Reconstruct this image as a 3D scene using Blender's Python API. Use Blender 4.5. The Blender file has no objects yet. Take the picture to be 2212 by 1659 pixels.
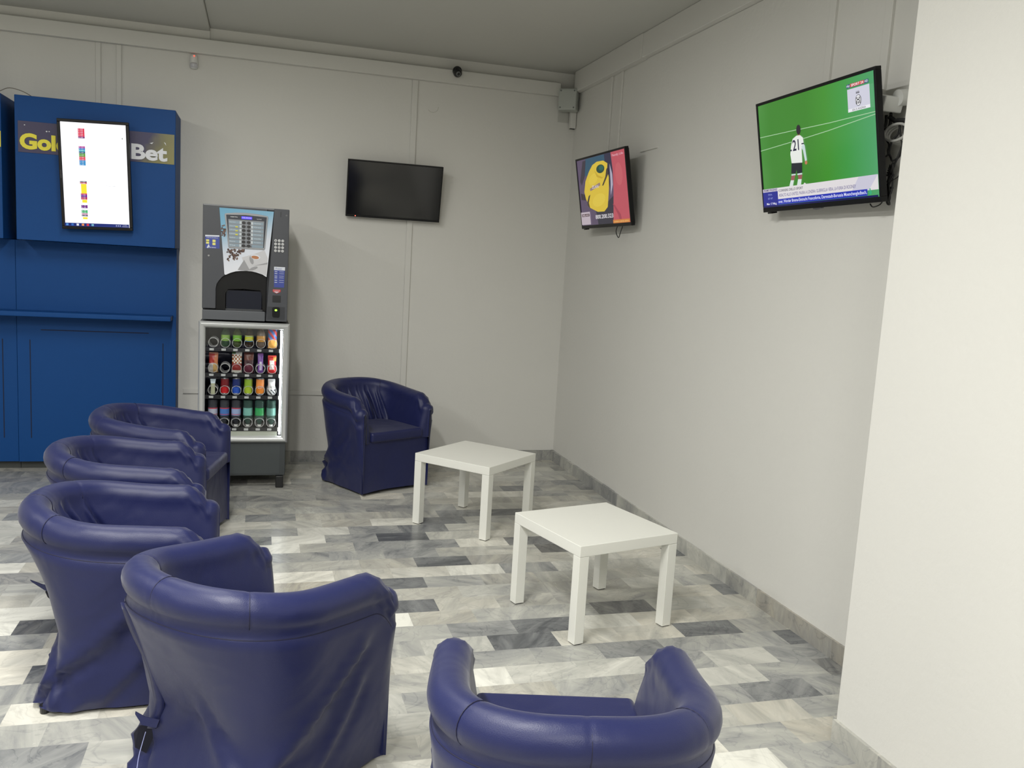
import bpy, math, random
from mathutils import Vector, Matrix, noise as mnoise
PI=math.pi
C=bpy.context.scene.collection
# ---------------------------------------------------------------- camera
def cam_axes(yaw,pit,rol):
    cy,sy=math.cos(yaw),math.sin(yaw); cp,sp=math.cos(pit),math.sin(pit)
    f=Vector((sy*cp,cy*cp,sp)); r=Vector((cy,-sy,0)); u=r.cross(f)
    c,s=math.cos(rol),math.sin(rol)
    return c*r+s*u, -s*r+c*u, f
cd=bpy.data.cameras.new('camera'); cam=bpy.data.objects.new('camera',cd); C.objects.link(cam)
r_,u_,f_=cam_axes(0.2888,-0.1326,0.0583)
M=Matrix(((r_.x,u_.x,-f_.x),(r_.y,u_.y,-f_.y),(r_.z,u_.z,-f_.z))).to_4x4()
M.translation=Vector((-2.4555,-6.9081,1.6147)); cam.matrix_world=M
cd.sensor_width=36; cd.lens=1864.6/2212*36; cd.clip_start=.05
bpy.context.scene.camera=cam
# ---------------------------------------------------------------- world, exposure, lamps
w=bpy.data.worlds.new('world'); bpy.context.scene.world=w; w.use_nodes=True
w.node_tree.nodes['Background'].inputs[0].default_value=(.8,.85,.9,1)
w.node_tree.nodes['Background'].inputs[1].default_value=.05
vs=bpy.context.scene.view_settings
vs.view_transform='Standard'; vs.look='None'; vs.gamma=1; vs.use_curve_mapping=False; vs.exposure=0
LIGHTS=[(-2.85,-2.6,.85),(-2.85,-5.1,2.5),(-5.4,-3.2,1.0),(-5.4,-6.0,1.8),(-2.6,-8.0,2.55),(-5.4,-8.6,1.7)]
LPOW=38
for x,y,k in LIGHTS:
    ld=bpy.data.lights.new('tube_light','AREA'); ld.shape='RECTANGLE'; ld.size=.16; ld.size_y=1.2
    ld.energy=LPOW*k; ld.color=(1,.99,.945)
    lo=bpy.data.objects.new('tube_light',ld); lo.location=(x,y,3.135); C.objects.link(lo)
# ---------------------------------------------------------------- helpers
def lin(c):
    c=c/255.; return c/12.92 if c<=.04045 else ((c+.055)/1.055)**2.4
def S(r,g,b): return (lin(r),lin(g),lin(b),1)
_m={}
def mat(name,col,rough=.5,metal=0,emit=None,es=1,spec=.5,bump=0,bscale=60,coat=0,var=0,vscale=3):
    if name in _m: return _m[name]
    m=bpy.data.materials.new(name); m.use_nodes=True; nt=m.node_tree; p=nt.nodes['Principled BSDF']
    p.inputs['Base Color'].default_value=col; p.inputs['Roughness'].default_value=rough
    p.inputs['Metallic'].default_value=metal; p.inputs['Specular IOR Level'].default_value=spec
    p.inputs['Coat Weight'].default_value=coat
    if emit: p.inputs['Emission Color'].default_value=emit; p.inputs['Emission Strength'].default_value=es
    tc=nt.nodes.new('ShaderNodeTexCoord')
    if bump:
        n=nt.nodes.new('ShaderNodeTexNoise'); n.inputs['Scale'].default_value=bscale; n.inputs['Detail'].default_value=4
        b=nt.nodes.new('ShaderNodeBump'); b.inputs['Strength'].default_value=bump; b.inputs['Distance'].default_value=.01
        nt.links.new(tc.outputs['Object'],n.inputs['Vector']); nt.links.new(n.outputs['Fac'],b.inputs['Height']); nt.links.new(b.outputs['Normal'],p.inputs['Normal'])
    if var:
        n=nt.nodes.new('ShaderNodeTexNoise'); n.inputs['Scale'].default_value=vscale; n.inputs['Detail'].default_value=5
        mx=nt.nodes.new('ShaderNodeMix'); mx.data_type='RGBA'
        mx.inputs['A'].default_value=tuple(min(1,c*(1+var)) for c in col[:3])+(1,); mx.inputs['B'].default_value=tuple(c*(1-var) for c in col[:3])+(1,)
        nt.links.new(tc.outputs['Object'],n.inputs['Vector']); nt.links.new(n.outputs['Fac'],mx.inputs['Factor']); nt.links.new(mx.outputs['Result'],p.inputs['Base Color'])
    _m[name]=m; return m
def screen(name,r,g,b,k=1.0):   # a lit pixel colour of a display
    return mat('lit '+name,(.004,.004,.004,1),.12,0,S(r,g,b),k,spec=.4)
class MB:
    def __init__(s): s.v=[];s.f=[];s.mi=[];s.cur=0
    def use(s,i): s.cur=i; return s
    def add(s,vs,fs):
        o=len(s.v); s.v+= [tuple(v) for v in vs]; s.f+=[tuple(i+o for i in f) for f in fs]; s.mi+=[s.cur]*len(fs); return s
    def box(s,x0,x1,y0,y1,z0,z1,T=None):
        x0,x1=sorted((x0,x1));y0,y1=sorted((y0,y1));z0,z1=sorted((z0,z1))
        vs=[Vector(p) for p in((x0,y0,z0),(x1,y0,z0),(x1,y1,z0),(x0,y1,z0),(x0,y0,z1),(x1,y0,z1),(x1,y1,z1),(x0,y1,z1))]
        if T: vs=[T@v for v in vs]
        return s.add(vs,[(0,3,2,1),(4,5,6,7),(0,1,5,4),(1,2,6,5),(2,3,7,6),(3,0,4,7)])
    def poly(s,pts,y0,y1=None):     # outline in local XZ facing -Y, optionally extruded back to y1
        a=sum(pts[i][0]*pts[(i+1)%len(pts)][1]-pts[(i+1)%len(pts)][0]*pts[i][1] for i in range(len(pts)))
        if a<0: pts=pts[::-1]
        n=len(pts); vs=[(x,y0,z) for x,z in pts]
        if y1 is None: return s.add(vs,[tuple(range(n))])
        vs+=[(x,y1,z) for x,z in pts]
        return s.add(vs,[tuple(range(n)),tuple(range(2*n-1,n-1,-1))]+[(i+n,(i+1)%n+n,(i+1)%n,i) for i in range(n)])
    def ell(s,cx,cz,rx,rz,y0,y1=None,n=20,a=0):
        P=[]
        for i in range(n):
            t=2*PI*i/n; x=rx*math.cos(t); z=rz*math.sin(t); P.append((cx+x*math.cos(a)-z*math.sin(a),cz+x*math.sin(a)+z*math.cos(a)))
        return s.poly(P,y0,y1)
    def rrect(s,x0,x1,z0,z1,r,y0,y1=None):
        P=[]
        for cx,cz,a0 in((x1-r,z0+r,-PI/2),(x1-r,z1-r,0),(x0+r,z1-r,PI/2),(x0+r,z0+r,PI)):
            for k in range(5): a=a0+k*PI/8; P.append((cx+r*math.cos(a),cz+r*math.sin(a)))
        return s.poly(P,y0,y1)
    def lathe(s,prof,n=20,T=None,cap=True):
        vs=[];fs=[]
        for r,z in prof:
            for i in range(n): a=2*PI*i/n; vs.append(Vector((r*math.cos(a),r*math.sin(a),z)))
        for k in range(len(prof)-1):
            for i in range(n): j=(i+1)%n; fs.append((k*n+i,k*n+j,(k+1)*n+j,(k+1)*n+i))
        if cap: fs.append(tuple(range(n-1,-1,-1))); fs.append(tuple((len(prof)-1)*n+i for i in range(n)))
        if T: vs=[T@v for v in vs]
        return s.add(vs,fs)
    def tube(s,pts,r,n=8,closed=False,smooth=4):
        P=[Vector(p) for p in pts]
        if smooth>1 and len(P)>2:
            Q=[]; m=len(P); rng=range(m if closed else m-1)
            for i in rng:
                p0=P[(i-1)%m] if closed or i>0 else P[0]; p1=P[i]; p2=P[(i+1)%m]; p3=P[(i+2)%m] if closed or i+2<m else P[m-1]
                for k in range(smooth):
                    t=k/smooth; Q.append(.5*((2*p1)+(p2-p0)*t+(2*p0-5*p1+4*p2-p3)*t*t+(-p0+3*p1-3*p2+p3)*t**3))
            if not closed: Q.append(P[-1])
            P=Q
        m=len(P); vs=[];fs=[]; up=None
        for i in range(m):
            d=(P[(i+1)%m]-P[i-1]) if closed else (P[min(i+1,m-1)]-P[max(i-1,0)])
            d.normalize()
            if up is None: up=Vector((0,0,1)) if abs(d.z)<.9 else Vector((1,0,0))
            a=up-d*up.dot(d)
            if a.length<1e-4: a=Vector((1,0,0))-d*d.x
            a.normalize(); b=d.cross(a); up=a
            for k in range(n): t=2*PI*k/n; vs.append(P[i]+(a*math.cos(t)+b*math.sin(t))*r)
        for i in range(m if closed else m-1):
            for k in range(n): j=(k+1)%n; i2=(i+1)%m; fs.append((i*n+k,i*n+j,i2*n+j,i2*n+k))
        if not closed: fs.append(tuple(range(n-1,-1,-1))); fs.append(tuple((m-1)*n+k for k in range(n)))
        return s.add(vs,fs)
    def build(s,name,mats,parent=None,smooth=False,bevel=0,loc=None,rot=None,label=None,seg=2):
        me=bpy.data.meshes.new(name); me.from_pydata(s.v,[],s.f)
        if not isinstance(mats,(list,tuple)): mats=[mats]
        for m in mats: me.materials.append(m)
        for p,i in zip(me.polygons,s.mi): p.material_index=i; p.use_smooth=bool(smooth)
        me.update()
        o=bpy.data.objects.new(name,me); C.objects.link(o)
        if parent: o.parent=parent
        if loc: o.location=loc
        if rot: o.rotation_euler=rot
        if bevel:
            b=o.modifiers.new('bevel','BEVEL'); b.width=bevel; b.segments=seg; b.limit_method='ANGLE'; b.angle_limit=.6
            if not smooth:
                for p in me.polygons: p.use_smooth=True
                wn=o.modifiers.new('wn','WEIGHTED_NORMAL'); wn.keep_sharp=False
        if smooth=='auto': sharp(me)
        if label: o['label']=label
        return o
def sharp(me,ang=.7):
    import bmesh
    bm=bmesh.new(); bm.from_mesh(me)
    for e in bm.edges:
        if len(e.link_faces)==2 and e.calc_face_angle(0)>ang: e.smooth=False
    bm.to_mesh(me); bm.free()
def thing(name,label,cat,loc=(0,0,0),rot=(0,0,0),group=None):
    o=bpy.data.objects.new(name,None); C.objects.link(o); o.location=loc; o.rotation_euler=rot; o.empty_display_size=.1
    return tag(o,label,cat,group)
def tag(o,label,cat,group=None):
    o['label']=label; o['category']=cat
    if group: o['group']=group
    return o
def struct(o): o['kind']='structure'; return o
def text(mb,string,x0,x1,z0,z1,y,bold=0.0,y1=None,shear=0):
    """letters as flat polygons filling the box x0..x1 z0..z1 in the local XZ plane"""
    cu=bpy.data.curves.new('t','FONT'); cu.body=string; cu.size=1; cu.offset=bold; cu.resolution_u=4; cu.shear=shear
    if y1 is not None: cu.extrude=.5
    ob=bpy.data.objects.new('t',cu); me=bpy.data.meshes.new_from_object(ob)
    vs=[v.co.copy() for v in me.vertices]
    if not vs: return
    a0=min(v.x for v in vs);a1=max(v.x for v in vs);b0=min(v.y for v in vs);b1=max(v.y for v in vs)
    c=[((v.x-a0)/(a1-a0)*(x1-x0)+x0, y if y1 is None else (y+y1)/2-(v.z)*(y1-y), (v.y-b0)/(b1-b0)*(z1-z0)+z0) for v in vs]
    mb.add(c,[tuple(p.vertices) for p in me.polygons])
    bpy.data.objects.remove(ob); bpy.data.curves.remove(cu); bpy.data.meshes.remove(me)

# ---------------------------------------------------------------- setting
PAINT=S(214,213,208)
wallm=mat('white wall paint',PAINT,.75,bump=.12,bscale=45,var=.015,vscale=2)
ceilm=mat('ceiling paint',S(192,192,186),.85,bump=.08,bscale=30,var=.02,vscale=1.5)
ductm=mat('painted plastic duct',S(213,212,207),.6)
H=3.21
def marble(name,attr=True):
    m=bpy.data.materials.new(name); m.use_nodes=True; nt=m.node_tree; N=nt.nodes; L=nt.links; p=N['Principled BSDF']
    at=N.new('ShaderNodeAttribute'); at.attribute_name='tile'
    sep=N.new('ShaderNodeSeparateColor'); L.new(at.outputs['Color'],sep.inputs[0])
    tc=N.new('ShaderNodeTexCoord')
    sc=N.new('ShaderNodeVectorMath'); sc.operation='SCALE'; sc.inputs['Scale'].default_value=37.; cb=N.new('ShaderNodeCombineXYZ')
    L.new(sep.outputs[2],cb.inputs[0]); L.new(sep.outputs[2],cb.inputs[2]); L.new(cb.outputs[0],sc.inputs[0])
    ad=N.new('ShaderNodeVectorMath'); ad.operation='ADD'; L.new(tc.outputs['Object'],ad.inputs[0]); L.new(sc.outputs[0],ad.inputs[1])
    rot=N.new('ShaderNodeVectorRotate'); rot.rotation_type='Z_AXIS'; L.new(ad.outputs[0],rot.inputs['Vector'])
    ra=N.new('ShaderNodeMath'); ra.operation='MULTIPLY'; ra.inputs[1].default_value=6.0; L.new(sep.outputs[2],ra.inputs[0]); L.new(ra.outputs[0],rot.inputs['Angle'])
    mp=N.new('ShaderNodeMapping'); mp.inputs['Scale'].default_value=(2.4,7.5,2.4); L.new(rot.outputs[0],mp.inputs['Vector'])
    n1=N.new('ShaderNodeTexNoise'); n1.inputs['Scale'].default_value=1.0; n1.inputs['Detail'].default_value=7; n1.inputs['Roughness'].default_value=.62; n1.inputs['Distortion'].default_value=1.1
    L.new(mp.outputs[0],n1.inputs['Vector'])
    n2=N.new('ShaderNodeTexNoise'); n2.inputs['Scale'].default_value=4.5; n2.inputs['Detail'].default_value=5; n2.inputs['Distortion'].default_value=1.6; L.new(ad.outputs[0],n2.inputs['Vector'])
    # thin veins where n2 crosses .5
    sb=N.new('ShaderNodeMath'); sb.operation='SUBTRACT'; sb.inputs[1].default_value=.5; L.new(n2.outputs['Fac'],sb.inputs[0])
    ab=N.new('ShaderNodeMath'); ab.operation='ABSOLUTE'; L.new(sb.outputs[0],ab.inputs[0])
    vr=N.new('ShaderNodeMapRange'); vr.inputs['From Min'].default_value=0; vr.inputs['From Max'].default_value=.022; vr.inputs['To Min'].default_value=1; vr.inputs['To Max'].default_value=0; L.new(ab.outputs[0],vr.inputs['Value'])
    # tone = attr + (n1-.5)*.5
    a1=N.new('ShaderNodeMath'); a1.operation='MULTIPLY_ADD'; a1.inputs[1].default_value=.95; L.new(n1.outputs['Fac'],a1.inputs[0])
    a0=N.new('ShaderNodeMath'); a0.operation='SUBTRACT'; a0.inputs[1].default_value=.475; L.new(sep.outputs[0],a0.inputs[0]); L.new(a0.outputs[0],a1.inputs[2])
    a2=N.new('ShaderNodeMath'); a2.operation='MULTIPLY_ADD'; a2.inputs[1].default_value=-.10; L.new(vr.outputs[0],a2.inputs[0]); L.new(a1.outputs[0],a2.inputs[2])
    cr=N.new('ShaderNodeValToRGB'); e=cr.color_ramp.elements
    e[0].position=0; e[0].color=S(84,86,90); e[1].position=1; e[1].color=S(232,231,222)
    for pos,c in((.18,S(118,120,122)),(.36,S(150,151,150)),(.55,S(176,176,170)),(.78,S(204,203,195))): k=e.new(pos); k.color=c
    L.new(a2.outputs[0],cr.inputs[0])
    wm=N.new('ShaderNodeMix'); wm.data_type='RGBA'; wm.blend_type='MULTIPLY'; wm.inputs['B'].default_value=(1,.86,.66,1); L.new(cr.outputs[0],wm.inputs['A'])
    wf=N.new('ShaderNodeMath'); wf.operation='MULTIPLY'; L.new(sep.outputs[1],wf.inputs[0]); L.new(n2.outputs['Fac'],wf.inputs[1]); L.new(wf.outputs[0],wm.inputs['Factor'])
    L.new(wm.outputs['Result'],p.inputs['Base Color'])
    p.inputs['Roughness'].default_value=.24; p.inputs['Specular IOR Level'].default_value=.45
    rn=N.new('ShaderNodeMapRange'); rn.inputs['To Min'].default_value=.16; rn.inputs['To Max'].default_value=.34; L.new(n2.outputs['Fac'],rn.inputs['Value']); L.new(rn.outputs[0],p.inputs['Roughness'])
    return m
marblem=marble('polished marble tiles')
KNOWN={(a,b):(t,w) for a,b,t,w in [(5,1,0.2,0),(9,2,0.05,0),(9,3,0.25,0),(10,3,0.15,0),(11,4,0.22,0),(12,4,0.08,0),(13,5,0.3,0),(13,4,0.3,0),(15,4,0.08,0),(14,4,0.35,0),(17,5,0.15,0),(18,4,0.6,0.3),(19,5,0.1,0),(21,4,0.33,0),(21,3,0.15,0),(22,3,0.08,0),(23,2,0.25,0),(20,1,0.15,0.4),(14,1,0.15,0.6),(16,2,0.35,0),(15,-1,0.15,0),(11,6,0.8,0),(13,7,0.95,0),(12,6,0.85,0),(16,4,0.7,0.2),(16,5,0.68,0.3),(16,6,0.95,0.2),(18,3,0.6,0),(20,5,0.95,0),(13,3,0.85,0.2),(24,4,0.95,0),(19,4,0.65,0.3),(17,7,0.6,0.8),(17,6,0.6,0.8),(7,5,0.5,0),(20,3,0.5,0),(20,2,0.5,0),(23,4,0.45,0),(23,3,0.45,0),(24,3,0.65,0),(24,2,0.7,0),(22,4,0.6,0),(22,5,0.5,0),(4,-1,0.35,0),(17,4,0.42,0),(21,5,0.5,0),(14,5,0.5,0),(14,6,0.4,0),(11,7,0.45,0),(9,7,0.35,0),(6,7,0.25,0.3),(12,5,0.42,0),(11,5,0.4,0),(6,12,0.75,0),(9,12,0.8,0),(10,11,0.7,0),(11,12,0.75,0),(14,11,0.9,0),(18,10,0.9,0),(19,11,0.9,0),(19,10,0.12,0.6),(8,11,0.4,0),(13,11,0.38,0),(16,10,0.6,0),(20,10,0.42,0),(21,10,0.85,0.3),(22,10,0.85,0.3),(23,10,0.5,0),(24,9,0.9,0.2),(26,8,0.6,0),(26,9,0.3,0),(25,10,0.55,0),(25,9,0.6,0),(22,0,0.17,0),(23,-1,0.15,0),(19,-1,0.2,0),(26,0,0.22,0),(26,1,0.35,0),(29,2,0.9,0),(25,-1,0.2,0.3),(24,-1,0.35,0),(27,1,0.65,0.5),(28,1,0.5,0),(28,0,0.65,0.5),(29,1,0.5,0),(24,0,0.65,0),(25,1,0.7,0),(25,0,0.5,0),(20,0,0.6,0),(21,0,0.55,0.4),(23,0,0.45,0),(17,0,0.65,0),(18,-1,0.5,0),(16,-2,0.55,0),(26,-1,0.4,0),(27,0,0.5,0)]}
random.seed(11)
def tiled(name,quads,smoothparent=None):
    """quads: list of (4 verts, tone, warm)"""
    vs=[];fs=[];cols=[]
    for q,t,wm in quads:
        o=len(vs); vs+=q; fs.append((o,o+1,o+2,o+3)); cols.append((t,wm,random.random(),1))
    me=bpy.data.meshes.new(name); me.from_pydata(vs,[],fs); me.materials.append(marblem)
    ca=me.color_attributes.new('tile','FLOAT_COLOR','CORNER')
    for i,c in enumerate(cols):
        for k in range(4): ca.data[i*4+k].color=c
    o=bpy.data.objects.new(name,me); C.objects.link(o); return struct(o)
XL,YN=-8.5,-11.0
quads=[]
n=-1
while True:
    ya=-(.105+.15*n); yb=ya-.15
    if ya<YN: break
    off=.115 if n%2 else .265
    c=-1
    while True:
        xa=-(off+.3*c); xb=xa-.3
        if xa<XL: break
        if (n,c) in KNOWN: t,wm=KNOWN[(n,c)]
        else:
            xc=(xa+xb)/2; t=.56+.30*mnoise.noise(Vector((xc*1.1,ya*2.2,3.7)))+random.uniform(-.09,.09); wm=random.choice([0,.1,.2,.3,.4,.15])
            if random.random()<.05: t=.18
            elif random.random()<.07: t=.88
        x0,x1=max(xb,XL),min(xa,0); y0,y1=max(yb,YN),min(ya,0)
        if x1>x0 and y1>y0: quads.append(([(x0,y0,0),(x1,y0,0),(x1,y1,0),(x0,y1,0)],t,wm))
        c+=1
    n+=1
tiled('floor',quads)
m=MB().box(XL,.2,YN,.2,-.1,-.002); struct(m.build('trim_floor_slab',mat('concrete',S(120,120,116),.9)))
# walls
m=MB().box(XL,.15,0,.15,0,H+.05)
struct(MB().box(XL,-2.835,-.012,-.0002,3.121,H-.023).build('trim_1',wallm))
struct(m.build('wall_back',wallm))
m=MB().box(0,.15,YN,0,0,H+.05); m.box(-.008,0,-4.46,-1.385,0,3.05)
struct(m.build('wall_right',wallm))
struct(MB().box(XL-.15,XL,YN,.15,0,H+.05).build('wall_left',wallm))
# the near wall has a wide glazed shop front behind the camera
m=MB(); m.box(XL,.15,YN-.15,YN,2.75,H+.05); m.box(XL,-7.3,YN-.15,YN,0,2.75); m.box(-4.9,.15,YN-.15,YN,0,2.75); m.box(-7.3,-4.9,YN-.15,YN,0,.1)
struct(m.build('wall_near',wallm))
gm=mat('dark evening glass',(.01,.012,.015,1),.05,spec=.6)
m=MB(); m.box(-7.3,-4.9,YN-.09,YN-.08,.1,2.75); wnd=struct(m.build('window_1',gm))
m=MB(); [m.box(a,a+.05,YN-.12,YN-.05,.1,2.75) for a in(-7.3,-6.13,-4.95)]; m.box(-7.3,-4.9,YN-.12,YN-.05,2.7,2.75); m.build('window_frame',mat('dark frame',S(60,62,64),.4),wnd)
struct(MB().box(-.446,0,-9.2,-4.46,0,H).build('wall_pillar',wallm,bevel=.006))
m=MB(); m.box(-2.835,.15,YN-.15,.15,H,H+.1); m.box(XL-.15,-2.835,YN-.15,.15,H-.022,H+.1)
struct(m.build('ceiling',ceilm,bevel=.008))
# marble skirting
def skirt(name,axis,pos,a,b,h=.086,t=.014,sgn=-1,seed=0,warmf=None):
    rr=random.Random(seed); q=[]; s=a
    while s<b-1e-4:
        e=min(s+.3,b); tone=rr.choice([.42,.5,.55,.6,.35,.48]); wm=rr.choice([0,.1,.2])
        if warmf: tone,wm=warmf((s+e)/2,tone,wm)
        if axis=='y':  # runs along x at y=pos
            f=pos+sgn*t
            q.append(([(s,f,0),(e,f,0),(e,f,h),(s,f,h)],tone,wm)); q.append(([(s,f,h),(e,f,h),(e,pos,h),(s,pos,h)],tone,wm))
        else:
            f=pos+sgn*t
            q.append(([(f,e,0),(f,s,0),(f,s,h),(f,e,h)],tone,wm)); q.append(([(f,e,h),(f,s,h),(pos,s,h),(pos,e,h)],tone,wm))
        s=e
    if axis=='y': q.append(([(a,pos,0),(a,pos+sgn*t,0),(a,pos+sgn*t,h),(a,pos,h)],.5,0))
    else: q.append(([(pos+sgn*t,a,0),(pos,a,0),(pos,a,h),(pos+sgn*t,a,h)],.5,0)); q.append(([(pos,b,0),(pos+sgn*t,b,0),(pos+sgn*t,b,h),(pos,b,h)],.5,0))
    return tiled(name,q)
skirt('baseboard_back','y',0,XL,0,seed=3,warmf=lambda s,t,w_:(t-.14,.15))
def wf(s,t,w_):
    if s<-3.2: return .42,.75
    if s<-2.9: return .5,.2
    if s<-1.9: return .62,0
    return t-.08,.05
skirt('baseboard_right','x',0,-4.46,0,seed=5,warmf=wf,t=.02)
skirt('baseboard_pillar','x',-.446,-9.2,-4.462,seed=8)
skirt('baseboard_pillar_end','y',-4.46,-.446,0,seed=9,sgn=1)
# ceiling fixtures
lampm=mat('lit diffuser',(.9,.9,.9,1),.5,emit=(1,.985,.92,1),es=3); housem=mat('white steel',S(225,225,220),.45)
for i,(x,y,k) in enumerate(LIGHTS):
    t=thing('ceiling_light','white fluorescent ceiling light '+['above the two side tables','above the near armchairs','left of the sign cabinets, back row','left row, middle of the room','behind the camera beside the pillar','far behind the camera on the left'][i],'light',(x,y,H-.02 if x<-2.835 else H),group='fluorescent ceiling lights')
    m=MB().box(-.09,.09,-.62,.62,-.045,0); m.build('housing',housem,t,bevel=.004)
    m=MB().box(-.075,.075,-.6,.6,-.052,-.0455); m.build('diffuser',lampm,t)
# trunking and ducts
gduct='plastic cable ducts on the walls'
def duct(label,box,name='cable_duct',bev=.003):
    o=MB().box(*box).build(name,ductm,bevel=bev); return tag(o,label,'cable duct',gduct)
tag(MB().box(XL,-.15,-.05,-.0005,3.018,3.12).build('cable_trunking',ductm,bevel=.004),'long white cable trunking along the top of the back wall','cable trunking')
m=MB().box(-.055,0,-1.385,-.10,3.048,H-.001); m.box(-.05,0,-4.46,-1.385,3.052,H-.001)
tag(m.build('cable_trunking',ductm,bevel=.004),'long white cable trunking along the top of the right wall','cable trunking')
duct('vertical white duct behind the switched-off black television',(-1.35,-1.305,-.014,0,.57,3.018))
duct('short horizontal white duct low on back wall beside snack machine',(-3.0,-1.35,-.013,0,.535,.572))
duct('vertical duct above blue cabinet, left one of the close pair',(-3.592,-3.558,-.013,0,2.4,3.018))
duct('vertical duct above blue cabinet, right one of the close pair',(-3.458,-3.424,-.013,0,2.4,3.018))
duct('vertical duct above the small lit television, nearer the corner',(-.014,0,-.80,-.755,2.1,3.048))
duct('vertical duct above the small lit television, farther from corner',(-.014,0,-.99,-.95,2.1,3.048))
duct('vertical duct rising from top edge of the football television',(-.022,0,-3.42,-3.375,2.1,3.048))
duct('vertical duct at right of football television next to the pillar',(-.022,0,-3.80,-3.755,2.1,3.048))
duct('small horizontal duct stub right of the small lit television',(-.02,0,-1.66,-1.40,2.44,2.452),bev=.001)
# junction box in the corner, with a stub of duct below
gj=mat('grey plastic box',S(176,180,174),.5)
t=thing('junction_box','grey square junction box high in the room corner','junction box',(-.09,-.085,2.985))
R=Matrix.Rotation(-.55,4,'Z')
MB().box(-.075,.075,-.06,.05,-.085,.085,R).build('box',gj,t,bevel=.012)
m=MB()
for a in(-.055,.055):
    for b in(-.065,.065):
        m=MB(); m.lathe([(.006,0),(.006,.006),(.003,.008)],10,R@Matrix.Translation((a,-.06,b))@Matrix.Rotation(PI/2,4,'X')); m.build('screw',mat('screw head',S(120,122,120),.4),t)
t=thing('duct_stub','short open-ended white duct hanging below the grey junction box','cable duct',(-.03,-.04,2.83))
MB().box(-.024,.024,-.018,.02,-.055,.08).build('duct_body',ductm,t,bevel=.002)
MB().box(-.02,.02,-.014,.016,-.058,-.054).build('open_end',mat('black rubber',S(24,24,25),.6),t)
tag(MB().box(-.146,-.052,-.004,0,2.822,2.962).build('wall_plate',mat('grey patch',S(186,186,180),.7),bevel=.002),'square greyish paint patch on back wall under junction box','paint patch')  # thin sheet for a darker square of wall paint
tag(MB().tube([(-1.181+.045*math.cos(a*.5),-.001,2.836+.045*math.sin(a*.5)) for a in range(-5,1)],.0012,6).build('wall_scratch',mat('scratch',S(176,175,163),.8)),'faint curved scratch on back wall above the black television','scratch')
# dome camera
t=thing('security_camera','small black dome security camera on the back wall trunking','security camera',(-1.012,-.05,3.112))
blk=mat('black plastic',S(30,30,31),.35)
T=Matrix.Rotation(PI/2,4,'X')
MB().lathe([(.036,0),(.036,.018),(.034,.022)],24,T).build('base',blk,t,smooth='auto')
m=MB().lathe([(.034,.02),(.033,.03),(.028,.045),(.018,.056),(.001,.06)],24,Matrix.Translation((0,-.005,-.01))@Matrix.Rotation(1.9,4,'X')); m.build('dome',blk,t,smooth=True)
m=MB().lathe([(.02,0),(.018,.008),(.001,.01)],20,Matrix.Translation((0,-.056,-.03))@Matrix.Rotation(2.0,4,'X')); m.build('lens',mat('lens ring',S(110,112,112),.2),t,smooth=True)
m=MB().lathe([(.0105,0),(.009,.004),(.001,.005)],16,Matrix.Translation((0,-.0655,-.0345))@Matrix.Rotation(2.0,4,'X')); m.build('lens_glass',mat('lens glass',(.01,.01,.01,1),.05),t,smooth=True)
# motion sensor
t=thing('motion_sensor','small white motion sensor with red light under back trunking','motion sensor',(-2.942,-.001,2.962))
wp=mat('white plastic',S(216,217,214),.4)
MB().lathe([(.016,-.052),(.026,-.047),(.03,-.03),(.029,0),(.026,.03),(.02,.045),(.012,.05)],20,Matrix.Scale(.8,4,(0,1,0))@Matrix.Translation((0,-.018,0))).build('housing',wp,t,smooth=True)
MB().lathe([(.02,-.044),(.026,-.036),(.027,-.02),(.022,-.012)],20,Matrix.Translation((0,-.022,0))).build('lens',mat('sensor lens',S(196,196,200),.3),t,smooth=True)
MB().lathe([(.004,0),(.004,.003),(.001,.005)],10,Matrix.Translation((.004,-.036,.036))@T).build('indicator_light',mat('red led',S(255,60,50),.4,emit=S(255,70,50),es=3),t)

# ---------------------------------------------------------------- side tables
def table(x,y,a,label):
    t=thing('side_table',label,'side table',(x,y,0),(0,0,a),'square white side tables')
    wm=mat('white lacquer',S(230,230,223),.38,var=.01)
    MB().box(-.275,.275,-.275,.275,.40,.45).build('tabletop',wm,t,bevel=.0025)
    for i in(-1,1):
        for j in(-1,1):
            MB().box(i*.275,i*.225,j*.275,j*.225,.004,.3995).build('leg',wm,t,bevel=.002)
            MB().box(i*.271,i*.229,j*.271,j*.229,0,.0045).build('foot_pad',blk,t.children[-1])
    return t
table(-1.1239,-1.7317,-.8278,'square white side table by the back wall, beside the far armchair')
table(-.9159,-3.2313,-1.3158,'square white side table nearer the camera, beside the right wall')

# ---------------------------------------------------------------- armchairs
def leather():
    m=mat('navy leatherette',S(27,33,78),.43,spec=.42,bump=.10,bscale=420)
    nt=m.node_tree; p=nt.nodes['Principled BSDF']; p.inputs['Sheen Weight'].default_value=.12; p.inputs['Sheen Roughness'].default_value=.4
    # soft creases of a loose cover
    tc=nt.nodes['Texture Coordinate']; n=nt.nodes.new('ShaderNodeTexNoise'); n.inputs['Scale'].default_value=5; n.inputs['Detail'].default_value=2; n.inputs['Distortion'].default_value=.6
    b=nt.nodes.new('ShaderNodeBump'); b.inputs['Strength'].default_value=.35; b.inputs['Distance'].default_value=.03
    nt.links.new(tc.outputs['Object'],n.inputs['Vector']); nt.links.new(n.outputs['Fac'],b.inputs['Height'])
    old=p.inputs['Normal'].links[0].from_node; nt.links.new(b.outputs['Normal'],old.inputs['Normal'])
    return m
lea=leather(); seamm=mat('dark seam thread',S(24,25,55),.6); tie_shade=mat('dark tie shadow',S(14,15,34),.8)
RA,RD,ZA,ZB,TF,PP=.292,.575,.614,.675,-.005,1.7
RR=.052
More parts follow.
